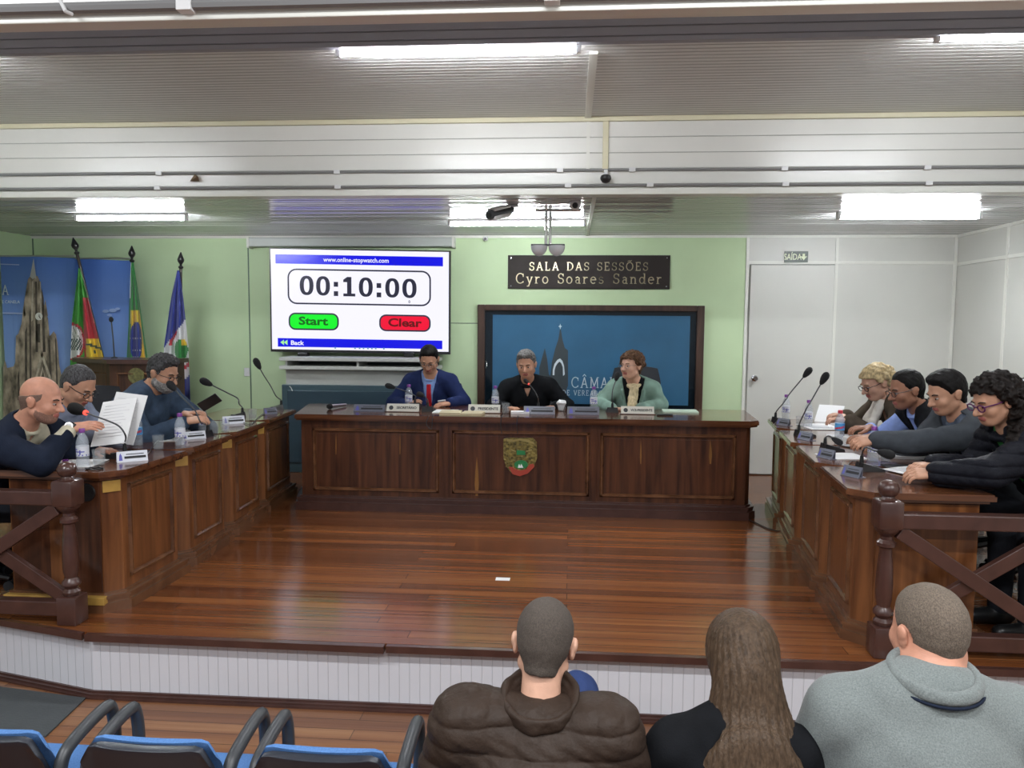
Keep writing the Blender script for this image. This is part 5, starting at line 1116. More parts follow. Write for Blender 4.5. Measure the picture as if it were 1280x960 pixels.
def person(label, c):
    """c: dict of world joints and looks"""
    floor = c.get('floor', 0.0); pel = V3(c['pel']); nb = V3(c['nb']); hc = V3(c['hc']); w = c.get('w', 1.0); fat = c.get('fat', 0.0); h = c.get('h', 0.0055)
    root = thing('person', label, 'person', (pel[0], pel[1], floor)); root.location = Vector((float(pel[0]), float(pel[1]), floor))
    if 'group' in c: root['group'] = c['group']
    H_ = frame(*c['look']); baz = c['baz']; up = unit(nb-pel); fwd0 = V3(sin(R(baz)), cos(R(baz)), 0); rt = unit(np.cross(fwd0, up)); fd = np.cross(up, rt)
    B = np.stack([rt, fd, up], 1)
    Lh = lambda x, y, z: hc+H_ @ V3(x, y, z)
    hs = c.get('hs', 1.0)
    sR = V3(c.get('shR', nb+rt*0.165*w-up*0.035)); sL = V3(c.get('shL', nb-rt*0.165*w-up*0.035))
    arms = [(sR, V3(c['elR']), V3(c['wrR']), c.get('hdR'), c.get('hnR', (0, 0, 1)), 1), (sL, V3(c['elL']), V3(c['wrL']), c.get('hdL'), c.get('hnL', (0, 0, 1)), -1)]
    Ls = np.linalg.norm(nb-pel); tc = lambda t, y=0.0, x=0.0: pel+(nb-pel)*t+fd*y+rt*x
    T_ = [(ell(tc(0.70, 0.005), (0.158*w, 0.112+fat*.6, Ls*0.36), B), 0.05), (ell(tc(0.34, 0.015+fat*.6), (0.148*w+fat*.5, 0.115+fat, Ls*0.36), B), 0.06), (ell(tc(0.06, 0.0), (0.175*w, 0.135+fat*.5, 0.15), B), 0.05),
          (cap(sR, nb+rt*0.04+up*0.028, 0.060*min(w, 1.15), 0.052+c.get('neckfat', 0)*1.3), 0.05), (cap(sL, nb-rt*0.04+up*0.028, 0.060*min(w, 1.15), 0.052+c.get('neckfat', 0)*1.3), 0.05)]
    aw = c.get('aw', 1.0)
    A_ = [];
    for (s_, e_, q_, hd, hn, sd) in arms: A_ += [(cap(s_, e_, 0.058*aw, 0.044*aw), 0.03), (cap(e_, q_, 0.044*aw, 0.029), 0.012)]
    kR = V3(c.get('knR', pel+fwd0*0.43+rt*0.11+V3(0, 0, 0.0))); kL = V3(c.get('knL', pel+fwd0*0.43-rt*0.11+V3(0, 0, 0.0)))
    fR = V3(c.get('anR', (kR[0], kR[1], floor+0.09))); fL = V3(c.get('anL', (kL[0], kL[1], floor+0.09)))
    G_ = []
    for sg, k_, f_ in ((1, kR, fR), (-1, kL, fL)): G_ += [(cap(pel+rt*sg*0.085, k_, 0.085, 0.062), 0.03), (cap(k_, f_, 0.058, 0.040), 0.02)]
    Nn = [(cap(Lh(0, -0.022, -0.055), nb+fd*0.005-up*0.01, 0.053+c.get('neckfat', 0), 0.058+c.get('neckfat', 0)*.6), 0.03)]
    ff = 1+c.get('facefat', 0)
    K = [(ell(Lh(0, -0.012, 0.032), (0.077*hs, 0.099*hs, 0.090*hs), H_), 0.02), (ell(Lh(0, 0.030, -0.035), (0.061*ff, 0.064, 0.080), H_), 0.03), (ell(Lh(0, 0.062, -0.088), (0.026*ff, 0.022, 0.018), H_), 0.03),
         (cap(Lh(0, 0.092, 0.004), Lh(0, 0.116, -0.032), 0.009, 0.0125), 0.012), (cap(Lh(-0.012, 0.100, -0.036), Lh(0.012, 0.100, -0.036), 0.009), 0.008),
         (cap(Lh(-0.032, 0.084, 0.021), Lh(0.032, 0.084, 0.021), 0.0095), 0.012), (ell(Lh(0.038, 0.062, -0.03), (0.024*ff, 0.024, 0.024), H_), 0.02), (ell(Lh(-0.038, 0.062, -0.03), (0.024*ff, 0.024, 0.024), H_), 0.02),
         (ell(Lh(0, 0.090, -0.060), (0.023, 0.011, 0.005), H_), 0.006), (ell(Lh(0, 0.089, -0.069), (0.020, 0.011, 0.006), H_), 0.006),
         (cap(Lh(0.055*ff, 0.0, -0.06), Lh(0.018, 0.055, -0.09), 0.014, 0.014), 0.03), (cap(Lh(-0.055*ff, 0.0, -0.06), Lh(-0.018, 0.055, -0.09), 0.014, 0.014), 0.03)]
    E_ = []
    for sg in (1, -1): E_ += [(ell(Lh(sg*0.080*hs, -0.008, -0.008), (0.009, 0.020, 0.031), H_), 0.006), (ell(Lh(sg*0.086*hs, -0.014, 0.004), (0.008, 0.018, 0.020), H_), 0.004)]
    hands = []
    for (s_, e_, q_, hd, hn, sd) in arms:
        if hd is not None: hands += hand_prims(q_, hd, hn, -sd, c.get('curl', 28), c.get('hands', 1.0))
    allp = T_+A_+G_+Nn+K+E_+hands
    lo = np.min([p[0][0] for p in allp], 0)-0.03; hi = np.max([p[0][1] for p in allp], 0)+0.03
    F = Fld(lo, hi, h)
    for p, k in T_+A_+G_+Nn+K: F.apply(p, k)
    for sg in (1, -1): F.apply(ell(Lh(sg*0.031, 0.100, 0.000), (0.017, 0.014, 0.011), H_), 0.012, 's')
    for p, k in E_+hands: F.apply(p, k)
    def skinmat(pts):
        l = (pts-hc) @ H_; m = np.zeros(len(pts), int)
        m[(np.abs(l[:, 0]) < 0.023) & (l[:, 1] > 0.082) & (l[:, 2] > -0.076) & (l[:, 2] < -0.054)] = 1; return m
    F.mesh('body', [c['skin'], c.get('lips', LIPS)], root, skinmat); del F
    # eyes, brows
    for sg in (1, -1):
        e = Lh(sg*0.031, 0.0845, -0.002); q = Vector(e); b = MB(); MM = Matrix([list(r) for r in H_])
        b.lathe([(0.001, -0.0055), (0.006, -0.0045), (0.0095, -0.0015), (0.0095, 0.0015), (0.006, 0.0045), (0.001, 0.0055)], q, 12, M=MM)
        ey = obj('eye', b, mat('eye_white', (0.34, 0.30, 0.28), 0.35), root, True)
        p2 = Vector(Lh(sg*0.031, 0.0925, -0.002)); b = MB().lathe([(0.0055, 0), (0.005, 0.0015), (0.001, 0.0022)], p2, 10, M=MM @ Matrix.Rotation(-pi/2, 3, 'X')); obj('iris', b, mat('iris_brown', (0.03, 0.015, 0.01), 0.2), ey, True)
        if c.get('face', True):
            pts = [Vector(Lh(sg*x, y, z)) for x, y, z in ((0.014, 0.0965, 0.019), (0.030, 0.0955, 0.025), (0.048, 0.084, 0.020))]
            obj('eyebrow', MB().tube(bez(pts, 4), [0.003]*4+[0.0035]*4+[0.002], 6), c.get('brow', mat('brow_dark', (0.03, 0.02, 0.015), 0.8)), root, True)
    if c.get('glasses') is not None:
        gm = c['glasses']; b = MB(); gr = c.get('glass_r', 0.0016)
        for sg in (1, -1):
            pts = [Vector(Lh(sg*(0.034+0.024*cos(a)), 0.107-abs(0.024*cos(a)+.0)*0.15, -0.003+0.017*sin(a))) for a in [i*2*pi/16 for i in range(17)]]
            b.tube(pts, gr, 6); b.tube([Vector(Lh(sg*0.058, 0.104, 0.006)), Vector(Lh(sg*0.078, 0.05, 0.006)), Vector(Lh(sg*0.083, -0.005, 0.01)), Vector(Lh(sg*0.083, -0.02, -0.004))], gr, 6)
        b.tube([Vector(Lh(-0.012, 0.108, 0.003)), Vector(Lh(0, 0.112, 0.006)), Vector(Lh(0.012, 0.108, 0.003))], gr, 6); obj('glasses', b, gm, root, True)
    # hair
    for hd in c.get('hair', []):
        st = hd['st']; m_ = hd['m']; t = hd.get('t', 0.008); r = 0.17 if st not in ('long', 'curlylong') else 0.62
        lo_, hi_ = hc-r, hc+0.17
        if st in ('long', 'curlylong'): lo_ = np.minimum(hc-0.24, hc+V3(hd.get('lo', (-.24, -.24, -.62)))); hi_ = hc+V3(hd.get('hi', (.24, .24, .2)))
        G = Fld(lo_, hi_, hd.get('h', 0.0045))
        loc = lambda x, y, z: [H_[0, i]*(x-hc[0])+H_[1, i]*(y-hc[1])+H_[2, i]*(z-hc[2]) for i in range(3)]
        if st == 'beard':
            for p, k in K[1:3]+K[10:12]: G.apply(p, k, e=t)
            def km(x, y, z):
                a, b_, e = loc(x, y, z); return np.maximum(np.maximum(e+hd.get('top', 0.035)-0.10*np.clip(-(b_-0.03), -0.0, 0.05)*6, -(b_+0.01)), np.maximum(0.0, 0)-np.sqrt((a/0.026)**2+((e+0.064)/0.010)**2)*0.01+0.010 if hd.get('mouth', True) else -1)
            G.mask(km); G.displace(wob(hd.get('amp', 0.0015), 170))
        else:
            for p, k in K[0:1]: G.apply(p, k, e=t)
            if hd.get('nape', True): G.apply(cap(Lh(0, -0.045, -0.02), Lh(0, -0.050, -0.06), 0.058, 0.045), 0.03, e=t*0.5)
            a0, b0 = hd.get('line', (0.004, 0.79))
            if st == 'fringe':
                def km(x, y, z):
                    a, b_, e = loc(x, y, z); return np.maximum(np.maximum(e-0.035-0.3*(b_), b_-0.035), -(e+0.075))
            else:
                def km(x, y, z):
                    a, b_, e = loc(x, y, z); ln = a0+b0*np.maximum(b_, -0.2)+0.003*np.sin(130*a)*np.sin(90*b_+1)-0.006*(1-np.clip(np.abs(a)/0.05, 0, 1)); ln = np.where(b_ < 0.035, np.maximum(ln-0.02-0.5*np.clip(0.035-b_, 0, .1), hd.get('bot', -0.085)), ln)
                    if st == 'short':
                        bt = hd.get('bot', -0.085); ln = np.interp(b_, [-0.13, -0.06, -0.03, -0.005, 0.016, 0.034, 0.052, 0.075, 0.11], [bt, bt, -0.055, -0.04, -0.025, 0.012, 0.045, 0.068, 0.078])+(a0-0.016)*np.clip((b_-0.01)/0.03, 0, 1)+0.003*np.sin(130*a)*np.sin(90*b_+1)
                    ear = 0.028-np.sqrt((b_+0.008)**2+(e+0.006)**2)
                    return np.maximum(ln-e, ear if hd.get('ear', True) else -1)
            if st == 'short' and hd.get('top', 0): G.apply(ell(Lh(0, 0.02, 0.095), (0.062, 0.075, 0.035), H_), 0.03)
            if st in ('curly', 'curlylong'):
                rs = np.random.RandomState(3)
                for i in range(hd.get('n', 60)):
                    v = rs.normal(size=3); v /= np.linalg.norm(v); v[2] = abs(v[2])*1.0-0.25
                    if v[1] > 0.45 and v[2] < 0.45: continue
                    p = Lh(v[0]*(0.082+t), -0.015+v[1]*(0.1+t), 0.035+v[2]*(0.092+t)); G.apply(ell(p, (0.022, 0.022, 0.022)), 0.012)
            if st == 'short':
                def tp(x, y, z):
                    a, b_, e = loc(x, y, z); ln = np.interp(b_, [0.016, 0.034, 0.052, 0.075, 0.11], [-0.025, 0.012, 0.045, 0.068, 0.078])+(a0-0.016); return (t+0.001)*(1-np.clip((e-ln)/0.04, 0, 1))*(b_ > 0.0)
                G.displace(tp)
            G.mask(km)
            for p, k in hd.get('extra', []): G.apply(p, k)
            G.displace(wob(hd.get('amp', 0.002), hd.get('f', 120)))
            if hd.get('strand'):
                sa, sf = hd['strand']
                def sfn(x, y, z):
                    a, b_, e = loc(x, y, z); an = np.arctan2(a, -b_-0.0); return sa*(np.sin(an*sf+2.2*np.sin(e*14)+1.3*np.sin(e*31+an*3))+0.7*np.sin(an*sf*2.3+3*np.sin(e*9+1)))
                G.displace(sfn)
        G.mesh(hd.get('name', 'beard' if st == 'beard' else 'hair'), m_, root)
    # clothes
    for ly in c['clothes']:
        e = ly['e']; pr = []
        tors = ly.get('torso', True)
        if tors: pr += T_
        if ly.get('arms', True):
            for (s_, e_, q_, hd, hn, sd) in arms:
                end = ly.get('sleeve', 0.93); ee = e_+(q_-e_)*end if end > 0 else None
                if end > 0: pr += [(cap(s_, e_, 0.060*aw, 0.046*aw), 0.03), (cap(e_, ee, 0.047*aw, 0.034), 0.015)]
                else: pr += [(cap(s_, s_+(e_-s_)*(-end), 0.063*aw, 0.056*aw), 0.03)]
        if ly.get('legs'): pr = G_+[T_[2]]
        if ly.get('only'): pr = []
        pr = pr+[(p, k) for p, k in ly.get('extra', [])]
        lo = np.min([p[0][0] for p in pr], 0)-0.05; hi = np.max([p[0][1] for p in pr], 0)+0.05
        if tors and not ly.get('legs'): lo[2] = max(lo[2], pel[2]-0.14)
        G = Fld(lo, hi, ly.get('h', h))
        for p, k in pr: G.apply(p, k, e=e)
        bl = lambda x, y, z: [B[0, i]*(x-nb[0])+B[1, i]*(y-nb[1])+B[2, i]*(z-nb[2]) for i in range(3)]
        if tors and not ly.get('legs') and not ly.get('only'):
            if ly.get('v'):       # open front: (half width at neck, depth below neck)
                hw, dp = ly['v']
                def vm(x, y, z):
                    a, b_, u_ = bl(x, y, z); wd = hw*np.clip((u_+dp)/dp, 0, 1.2); return np.minimum(np.minimum(np.minimum(wd-np.abs(a), b_+0.0), u_+dp), 0.19+fat-b_)*0.8
                G.mask(vm)
                if ly.get('lapel', True):
                    for sg in (1, -1):
                        pt = lambda uu: nb+up*uu+rt*sg*(hw*(uu+dp)/dp+0.012)+fd*(0.055+fat*.5+0.075*min(1, -uu/0.12)+e)
                        G.apply(cap(pt(-0.02), pt(-dp*0.55), 0.016, 0.014), 0.006); G.apply(cap(pt(-dp*0.55), pt(-dp*0.95), 0.012, 0.008), 0.006)
            if ly.get('collar'):
                rr, th, oy, oz = ly['collar']; G.apply(ring(nb+up*oz+fd*oy, rr, th, frame(baz, 25 if ly.get('ctilt', True) else 0), rr*1.1), 0.008)
            nk = ly.get('neck', 0.062)
            if nk: G.apply(cap(nb-up*0.0+fd*0.01, Lh(0, -0.02, -0.03), nk+c.get('neckfat', 0)), 0.006, 's')
        if ly.get('mask'): G.mask(lambda x, y, z: ly['mask'](*bl(x, y, z)))
        G.displace(ly.get('disp', wob(0.0022, 38, ly.get('seed', 0.0))))
        G.mesh(ly['name'], ly['m'], root)
    # shoes
    sm_ = c.get('shoe', M_black)
    if c.get('shoes', True):
        for f_ in (fR, fL):
            G = Fld(V3(f_)-0.32, V3(f_)+0.32, 0.01); g0 = V3(f_[0], f_[1], f_[2]-0.045)
            G.apply(cap(g0-fwd0*0.04, g0+fwd0*0.15, 0.045, 0.038), 0.01); G.apply(cap(g0, V3(f_)+V3(0, 0, 0.03), 0.042, 0.045), 0.02); zb = g0[2]-0.04
            G.mask(lambda x, y, z: (zb-z)+0*x+0*y); G.mesh('shoe', sm_, root)
    return root, dict(H=H_, B=B, Lh=Lh, nb=nb, rt=rt, fd=fd, up=up, hc=hc)
A3 = lambda px, py, Y: V3(*at(px, py, Y))
def AZ(px, py, z): return V3(*atz(px, py, z))
def off(p, x=0, y=0, z=0): return V3(p)+V3(x, y, z)

C_navy = cloth('navy_suit', (0.014, 0.023, 0.080)); C_shirtb = cloth('light_blue_shirt', (0.22, 0.34, 0.62)); C_red = cloth('red_tie', (0.45, 0.015, 0.025), rough=0.6)
C_black = cloth('black_knit', (0.006, 0.0065, 0.008)); C_grayp = cloth('dark_trousers', (0.018, 0.02, 0.026)); C_cream = cloth('cream_scarf', (0.55, 0.45, 0.28), var=0.3, vs=(60, 60, 20))
C_teal = cloth('teal_blazer', (0.19, 0.29, 0.24), var=0.3, vs=(9, 9, 9)); C_darkn = cloth('dark_navy_jacket', (0.012, 0.017, 0.032)); C_ecru = cloth('cream_shirt', (0.62, 0.58, 0.44))
C_gblue = cloth('grey_blue_shirt', (0.24, 0.27, 0.36)); C_denim = cloth('dark_denim_shirt', (0.040, 0.062, 0.10), var=0.2); C_white = cloth('white_scarf', (0.62, 0.58, 0.52)); C_brownj = cloth('brown_jacket', (0.075, 0.058, 0.042))
C_shb = cloth('pale_blue_shirt', (0.28, 0.38, 0.72)); C_gsuit = cloth('grey_suit', (0.055, 0.062, 0.072)); C_puff = cloth('black_puffer', (0.008, 0.0085, 0.013), rough=0.62, bump=0.002, bs=(90, 90, 90)); C_green = cloth('green_top', (0.05, 0.24, 0.07))
C_bpuff = cloth('brown_puffer', (0.036, 0.024, 0.018), rough=0.5, bump=0.0025, bs=(70, 70, 70), sheen=0.0); C_grey = cloth('heather_grey_polo', (0.165, 0.185, 0.18), var=0.22, vs=(260, 260, 260), sheen=0.2); C_jean = cloth('blue_jeans', (0.03, 0.05, 0.14))
H_black = hairm('black_hair', (0.006, 0.005, 0.005)); H_grey = hairm('salt_pepper_hair', (0.13, 0.125, 0.12), 0.8, (130, 130, 60)); H_brown = hairm('brown_curly_hair', (0.085, 0.042, 0.022), 0.6, (70, 70, 70)); H_blond = hairm('blonde_hair', (0.52, 0.40, 0.22), 0.45, (60, 60, 40))
H_dark = hairm('dark_curly_hair', (0.010, 0.007, 0.006), 0.5, (60, 60, 60)); H_long = hairm('long_brown_hair', (0.066, 0.042, 0.026), 0.4, (120, 120, 2.5), 0.42, (220, 220, 4)); H_greyd = hairm('dark_grey_hair', (0.06, 0.058, 0.06), 0.7, (130, 130, 60))
H_beard = hairm('grey_beard', (0.24, 0.23, 0.22), 0.5, (120, 120, 80)); H_stub = mat('stubble', (0.24, 0.125, 0.09), 0.8, var=0.3, vs=(200, 200, 200)); H_buzz = mat('buzz_cut', (0.062, 0.048, 0.038), 0.85, var=0.3, vs=(260, 260, 200), bump=0.002, bs=(500, 500, 500)); H_buzz2 = mat('cropped_hair', (0.13, 0.10, 0.075), 0.85, var=0.4, vs=(260, 260, 200), bump=0.002, bs=(500, 500, 500))
G_blk = mat('black_frame', (0.01, 0.01, 0.012), 0.3); G_pur = mat('purple_frame', (0.10, 0.015, 0.09), 0.3); G_sil = mat('silver_frame', (0.5, 0.5, 0.5), 0.25, 1.0)
TR = lambda m=C_grayp: dict(name='trousers', m=m, e=0.012, legs=True, h=0.009)
def tie(hw=0.02, top=-0.02, bot=-0.40): return lambda a, b_, u: np.maximum(np.maximum(np.abs(a)-hw-0.012*np.clip(-(u+0.05)/0.4, 0, 1), -b_+0.0), np.maximum(u-top, bot-u))

# --- centre desk
nb = A3(538, 473, 6.98); hc = A3(536.5, 449, 6.86)
r_, q_ = person('man in a navy suit with a red tie and glasses reading at the main desk', dict(skin=SK_tan, hc=hc, look=(180, 30, 0), nb=nb, pel=(nb[0]-0.0, 7.14, 0.52), baz=180, w=1.05, facefat=0.05, glasses=G_sil, glass_r=0.0022,
    elR=A3(492, 503, 6.92), wrR=A3(510, 507, 6.72), hdR=(0.5, -0.4, 0.25), hnR=(-.3, -.6, 1), elL=A3(580, 503, 6.92), wrL=A3(562, 504, 6.72), hdL=(-0.9, -0.5, -0.1), hnL=(0, -.2, 1),
    hair=[dict(st='short', m=H_black, t=0.008, top=1, line=(0.030, 0.62), amp=0.0015)],
    clothes=[dict(name='shirt', m=C_shirtb, e=0.006, arms=False, collar=(0.055, 0.012, 0.012, 0.02)), dict(name='necktie', m=C_red, e=0.0155, arms=False, mask=tie(), collar=None, neck=0, disp=wob(0, 1)),
             dict(name='jacket', m=C_navy, e=0.018, v=(0.062, 0.36), sleeve=0.9), TR()]))
b = q_['nb']+q_['up']*-0.165-q_['rt']*0.115+q_['fd']*0.125
obj('pocket_square', MB().box((-0.036, -0.006, -0.008), (0.036, 0.01, 0.004), bev=0.002, M=Matrix.Translation(Vector(b)) @ Matrix.Rotation(R(-8), 4, 'Y')), M_paper, r_)
p = A3(520, 498, 6.7)
nb = A3(660, 480, 6.95); hc = A3(658, 455.5, 6.80)
person('grey-haired man in a black collared pullover speaking at the centre of the main desk', dict(skin=SK_tan, hc=hc, look=(186, 14, 3), nb=nb, pel=(nb[0]+0.03, 7.1, 0.52), baz=182, w=1.12, fat=0.01, facefat=0.08,
    elR=A3(617, 507, 6.90), wrR=A3(634, 510, 6.66), hdR=(0.8, -0.5, 0), elL=A3(709, 507, 6.92), wrL=A3(694, 509, 6.66), hdL=(-0.85, -0.5, -0.05), curl=40,
    hair=[dict(st='short', m=H_grey, t=0.009, top=1, line=(0.026, 0.66), amp=0.004, f=150)],
    clothes=[dict(name='pullover', m=C_black, e=0.018, collar=(0.062, 0.017, 0.02, 0.025), v=(0.03, 0.08), lapel=False, sleeve=0.95), TR()]))
nb = A3(792, 481, 6.93); hc = A3(789, 457, 6.84)
r_, q_ = person('woman with short brown curls in a teal blazer and cream scarf at the main desk', dict(skin=SK_fair, hc=hc, look=(222, 0, 0), nb=nb, pel=(nb[0]+0.02, 7.1, 0.50), baz=188, w=0.98,
    elR=A3(748, 505, 6.88), wrR=A3(765, 511, 6.62), hdR=(0.85, -0.3, 0), elL=A3(826, 506, 6.90), wrL=A3(800, 511, 6.65), hdL=(-0.9, -0.3, 0),
    brow=mat('brow_brown', (0.12, 0.06, 0.03), 0.8), glasses=G_sil, glass_r=0.0012,
    hair=[dict(st='curly', m=H_brown, t=0.016, line=(0.03, 0.42), ear=False, amp=0.005, f=130, n=70)],
    clothes=[dict(name='top', m=C_black, e=0.006, arms=False), dict(name='blazer', m=C_teal, e=0.018, v=(0.085, 0.40), sleeve=0.95), TR(C_black),
             dict(name='scarf', m=C_cream, e=0.0, only=True, arms=False, torso=False, disp=wob(0.004, 60), extra=[(ring(nb+V3(0, -0.01, 0.02), 0.068, 0.022, frame(188, 20), 0.072), 0.01),
                 (cap(nb+V3(-0.015, -0.10, -0.03), nb+V3(-0.035, -0.17, -0.24), 0.028, 0.036), 0.02), (cap(nb+V3(0.01, -0.10, -0.05), nb+V3(-0.01, -0.165, -0.20), 0.024, 0.026), 0.02), (ell(nb+V3(0, -0.10, -0.035), (0.032, 0.03, 0.03)), 0.02)])]))
# --- left row (facing +X)
hc = A3(52, 500, 3.86); nb = off(hc, -0.155, 0.02, -0.165)
r_, q_ = person('bald man in a dark navy jacket with a wristwatch reaching across the nearest left desk', dict(skin=SK_pink, hc=hc, look=(84, 12, 0), nb=nb, pel=(-3.36, 3.98, 0.53), baz=84, w=1.12, aw=1.1, h=0.005, facefat=0.04, neckfat=0.006,
    shR=off(nb, 0.0, -0.185, -0.05), shL=off(nb, 0.06, 0.18, -0.05),
    elR=A3(52, 578, 3.72), wrR=A3(89, 535, 3.95), hdR=(0.9, 0.25, 0.12), hnR=(-.1, -.5, 1), elL=off(nb, 0.18, 0.30, -0.22), wrL=(atz(118, 562, 0.775).x, atz(118, 562, 0.775).y, 0.775), hdL=(1, -0.05, -0.05), curl=18,
    hair=[dict(st='fringe', m=mat('cropped_fringe', (0.16, 0.10, 0.075), 0.8, var=0.3, vs=(200, 200, 200)), t=0.0025, nape=True, amp=0.0005), dict(st='beard', m=H_stub, t=0.0022, top=0.050, amp=0.0006)],
    clothes=[dict(name='shirt', m=C_ecru, e=0.007, collar=(0.060, 0.014, 0.012, 0.03), sleeve=0.86), dict(name='jacket', m=C_darkn, e=0.020, v=(0.065, 0.34), sleeve=0.68), TR()]))
wr = V3(*A3(89, 535, 3.95)); el = V3(*A3(52, 578, 3.72)); dr = unit(wr-el); tx = Vector(wr+dr*0.0)
q = Vector(dr).to_track_quat('Z', 'Y').to_matrix(); W_ = obj('watch_strap', MB().lathe([(0.036, -0.011), (0.038, -0.009), (0.038, 0.009), (0.036, 0.011)], tx, 20, M=q), M_black, r_, True)
fn_ = Vector(unit(V3(0.25, -0.9, 0.35))); fp = tx+fn_*0.036; W2 = obj('watch_case', MB().tube([fp-fn_*0.004, fp+fn_*0.007], 0.022, 20), M_steel, W_, True); obj('watch_dial', MB().tube([fp+fn_*0.0072, fp+fn_*0.0085], 0.018, 20), M_paper, W_, True)
hc = A3(98, 482, 4.42); nb = off(hc, -0.14, 0.02, -0.165)
person('heavy man with glasses in a light grey-blue shirt reading pages, left row', dict(skin=SK_tan, hc=hc, look=(98, 32, 0), nb=nb, pel=(-3.42, 4.5, 0.53), baz=92, w=1.15, fat=0.03, facefat=0.12, neckfat=0.012, glasses=G_blk, glass_r=0.0022,
    elR=off(nb, 0.18, -0.30, -0.20), wrR=A3(122, 533, 4.22), hdR=(0.95, 0.1, 0.05), elL=off(nb, 0.26, 0.21, -0.26), wrL=A3(128, 540, 4.42), hdL=(1, -0.1, 0.05), curl=35,
    hair=[dict(st='short', m=H_greyd, t=0.0055, line=(0.035, 0.5), amp=0.0012)],
    clothes=[dict(name='shirt', m=C_gblue, e=0.016, collar=(0.062, 0.015, 0.015, 0.03), sleeve=0.9), TR()]))
hc = A3(204, 466, 5.02); nb = off(hc, -0.13, 0.03, -0.155)
person('grey-bearded man with glasses in a dark denim shirt holding a phone, left row', dict(skin=SK_tan, hc=hc, look=(102, 20, 0), nb=nb, pel=(-3.12, 5.08, 0.53), baz=98, w=1.28, fat=0.04, aw=1.15, facefat=0.1, neckfat=0.01, glasses=G_blk, glass_r=0.002,
    shR=off(nb, -0.02, -0.24, -0.06), elR=off(nb, 0.14, -0.30, -0.27), wrR=A3(232, 527, 4.85), hdR=(0.9, 0.35, 0.15), hnR=(0, -.4, 1), elL=off(nb, 0.30, 0.22, -0.26), wrL=A3(232, 518, 5.05), hdL=(1, -0.05, 0.2), curl=30,
    hair=[dict(st='short', m=H_greyd, t=0.011, top=1, line=(0.022, 0.6), amp=0.004, f=150), dict(st='beard', m=H_beard, t=0.010, top=0.042, amp=0.003)],
    clothes=[dict(name='shirt', m=C_denim, e=0.020, collar=(0.066, 0.016, 0.01, 0.03), sleeve=0.88, disp=wob(0.004, 32, 1.0)), TR()]))
p = Vector(A3(262, 503, 4.95)); single('mobile_phone', MB().box((-0.036, -0.005, -0.075), (0.036, 0.005, 0.075), bev=0.004, M=Matrix.Translation(p) @ Matrix.Rotation(R(60), 4, 'Y') @ Matrix.Rotation(R(30), 4, 'Z')), M_black, 'dark mobile phone held tilted up by the grey-bearded man', 'phone')
# --- right row (facing -X)
hc = A3(1243, 500, 3.92); nb = off(hc, 0.12, 0.02, -0.165)
pb_ = lambda t: None
ext = [(cap(off(hc, 0.05, 0, 0.03), off(hc, 0.115, -0.045, -0.10), 0.072, 0.055), 0.03), (cap(off(hc, 0.10, -0.06, -0.08), off(hc, 0.045, -0.135, -0.20), 0.046, 0.040), 0.03), (cap(off(hc, 0.045, -0.135, -0.18), off(hc, -0.015, -0.15, -0.33), 0.036, 0.020), 0.03), (cap(off(hc, 0.10, 0.05, -0.05), off(hc, 0.08, 0.09, -0.26), 0.055, 0.03), 0.03)]
rs = np.random.RandomState(5)
for i in range(46):
    t = rs.rand(); a_ = off(hc, 0.06-0.02*t+rs.normal()*0.02, -0.08-0.06*t+rs.normal()*0.015, 0.02-0.33*t); ext.append((ell(a_, (0.018, 0.018, 0.02)), 0.01))
puff = lambda per, a: (lambda x, y, z: -a*np.sqrt(np.abs(np.sin(pi*z/per+0.35*np.sin(5*x)+0.3*np.sin(4*y))))+0.5*a+0.0015*np.sin(90*x+4*np.sin(40*z))*np.sin(80*y))
person('woman with long dark curls and purple glasses in a black puffer jacket, right row', dict(skin=SK_tan, hc=hc, look=(258, 20, 0), nb=nb, pel=(2.66, 3.98, 0.50), baz=262, w=1.0, h=0.0045, glasses=G_pur, glass_r=0.0034,
    shL=off(nb, 0.0, -0.17, -0.05), shR=off(nb, 0.0, 0.17, -0.05), elL=A3(1236, 592, 3.72), wrL=A3(1170, 592, 3.84), hdL=(-0.97, 0.15, -0.06), hnL=(0, -.4, 1), elR=A3(1215, 588, 4.15), wrR=A3(1168, 581, 4.0), hdR=(-0.95, -0.15, -0.05), curl=32,
    hair=[dict(st='curlylong', m=H_dark, t=0.018, line=(0.030, 0.45), ear=False, extra=ext, amp=0.007, f=120, n=90, lo=(-0.2, -0.26, -0.4), hi=(0.28, 0.24, 0.2), h=0.0045)],
    clothes=[dict(name='top', m=C_green, e=0.008, arms=False), dict(name='puffer_jacket', m=C_puff, e=0.026, v=(0.05, 0.40), lapel=False, sleeve=0.93, disp=puff(0.055, 0.012), collar=(0.075, 0.018, 0.0, 0.02)), TR()]))
hc = A3(1183, 491, 4.48); nb = off(hc, 0.115, 0.03, -0.165)
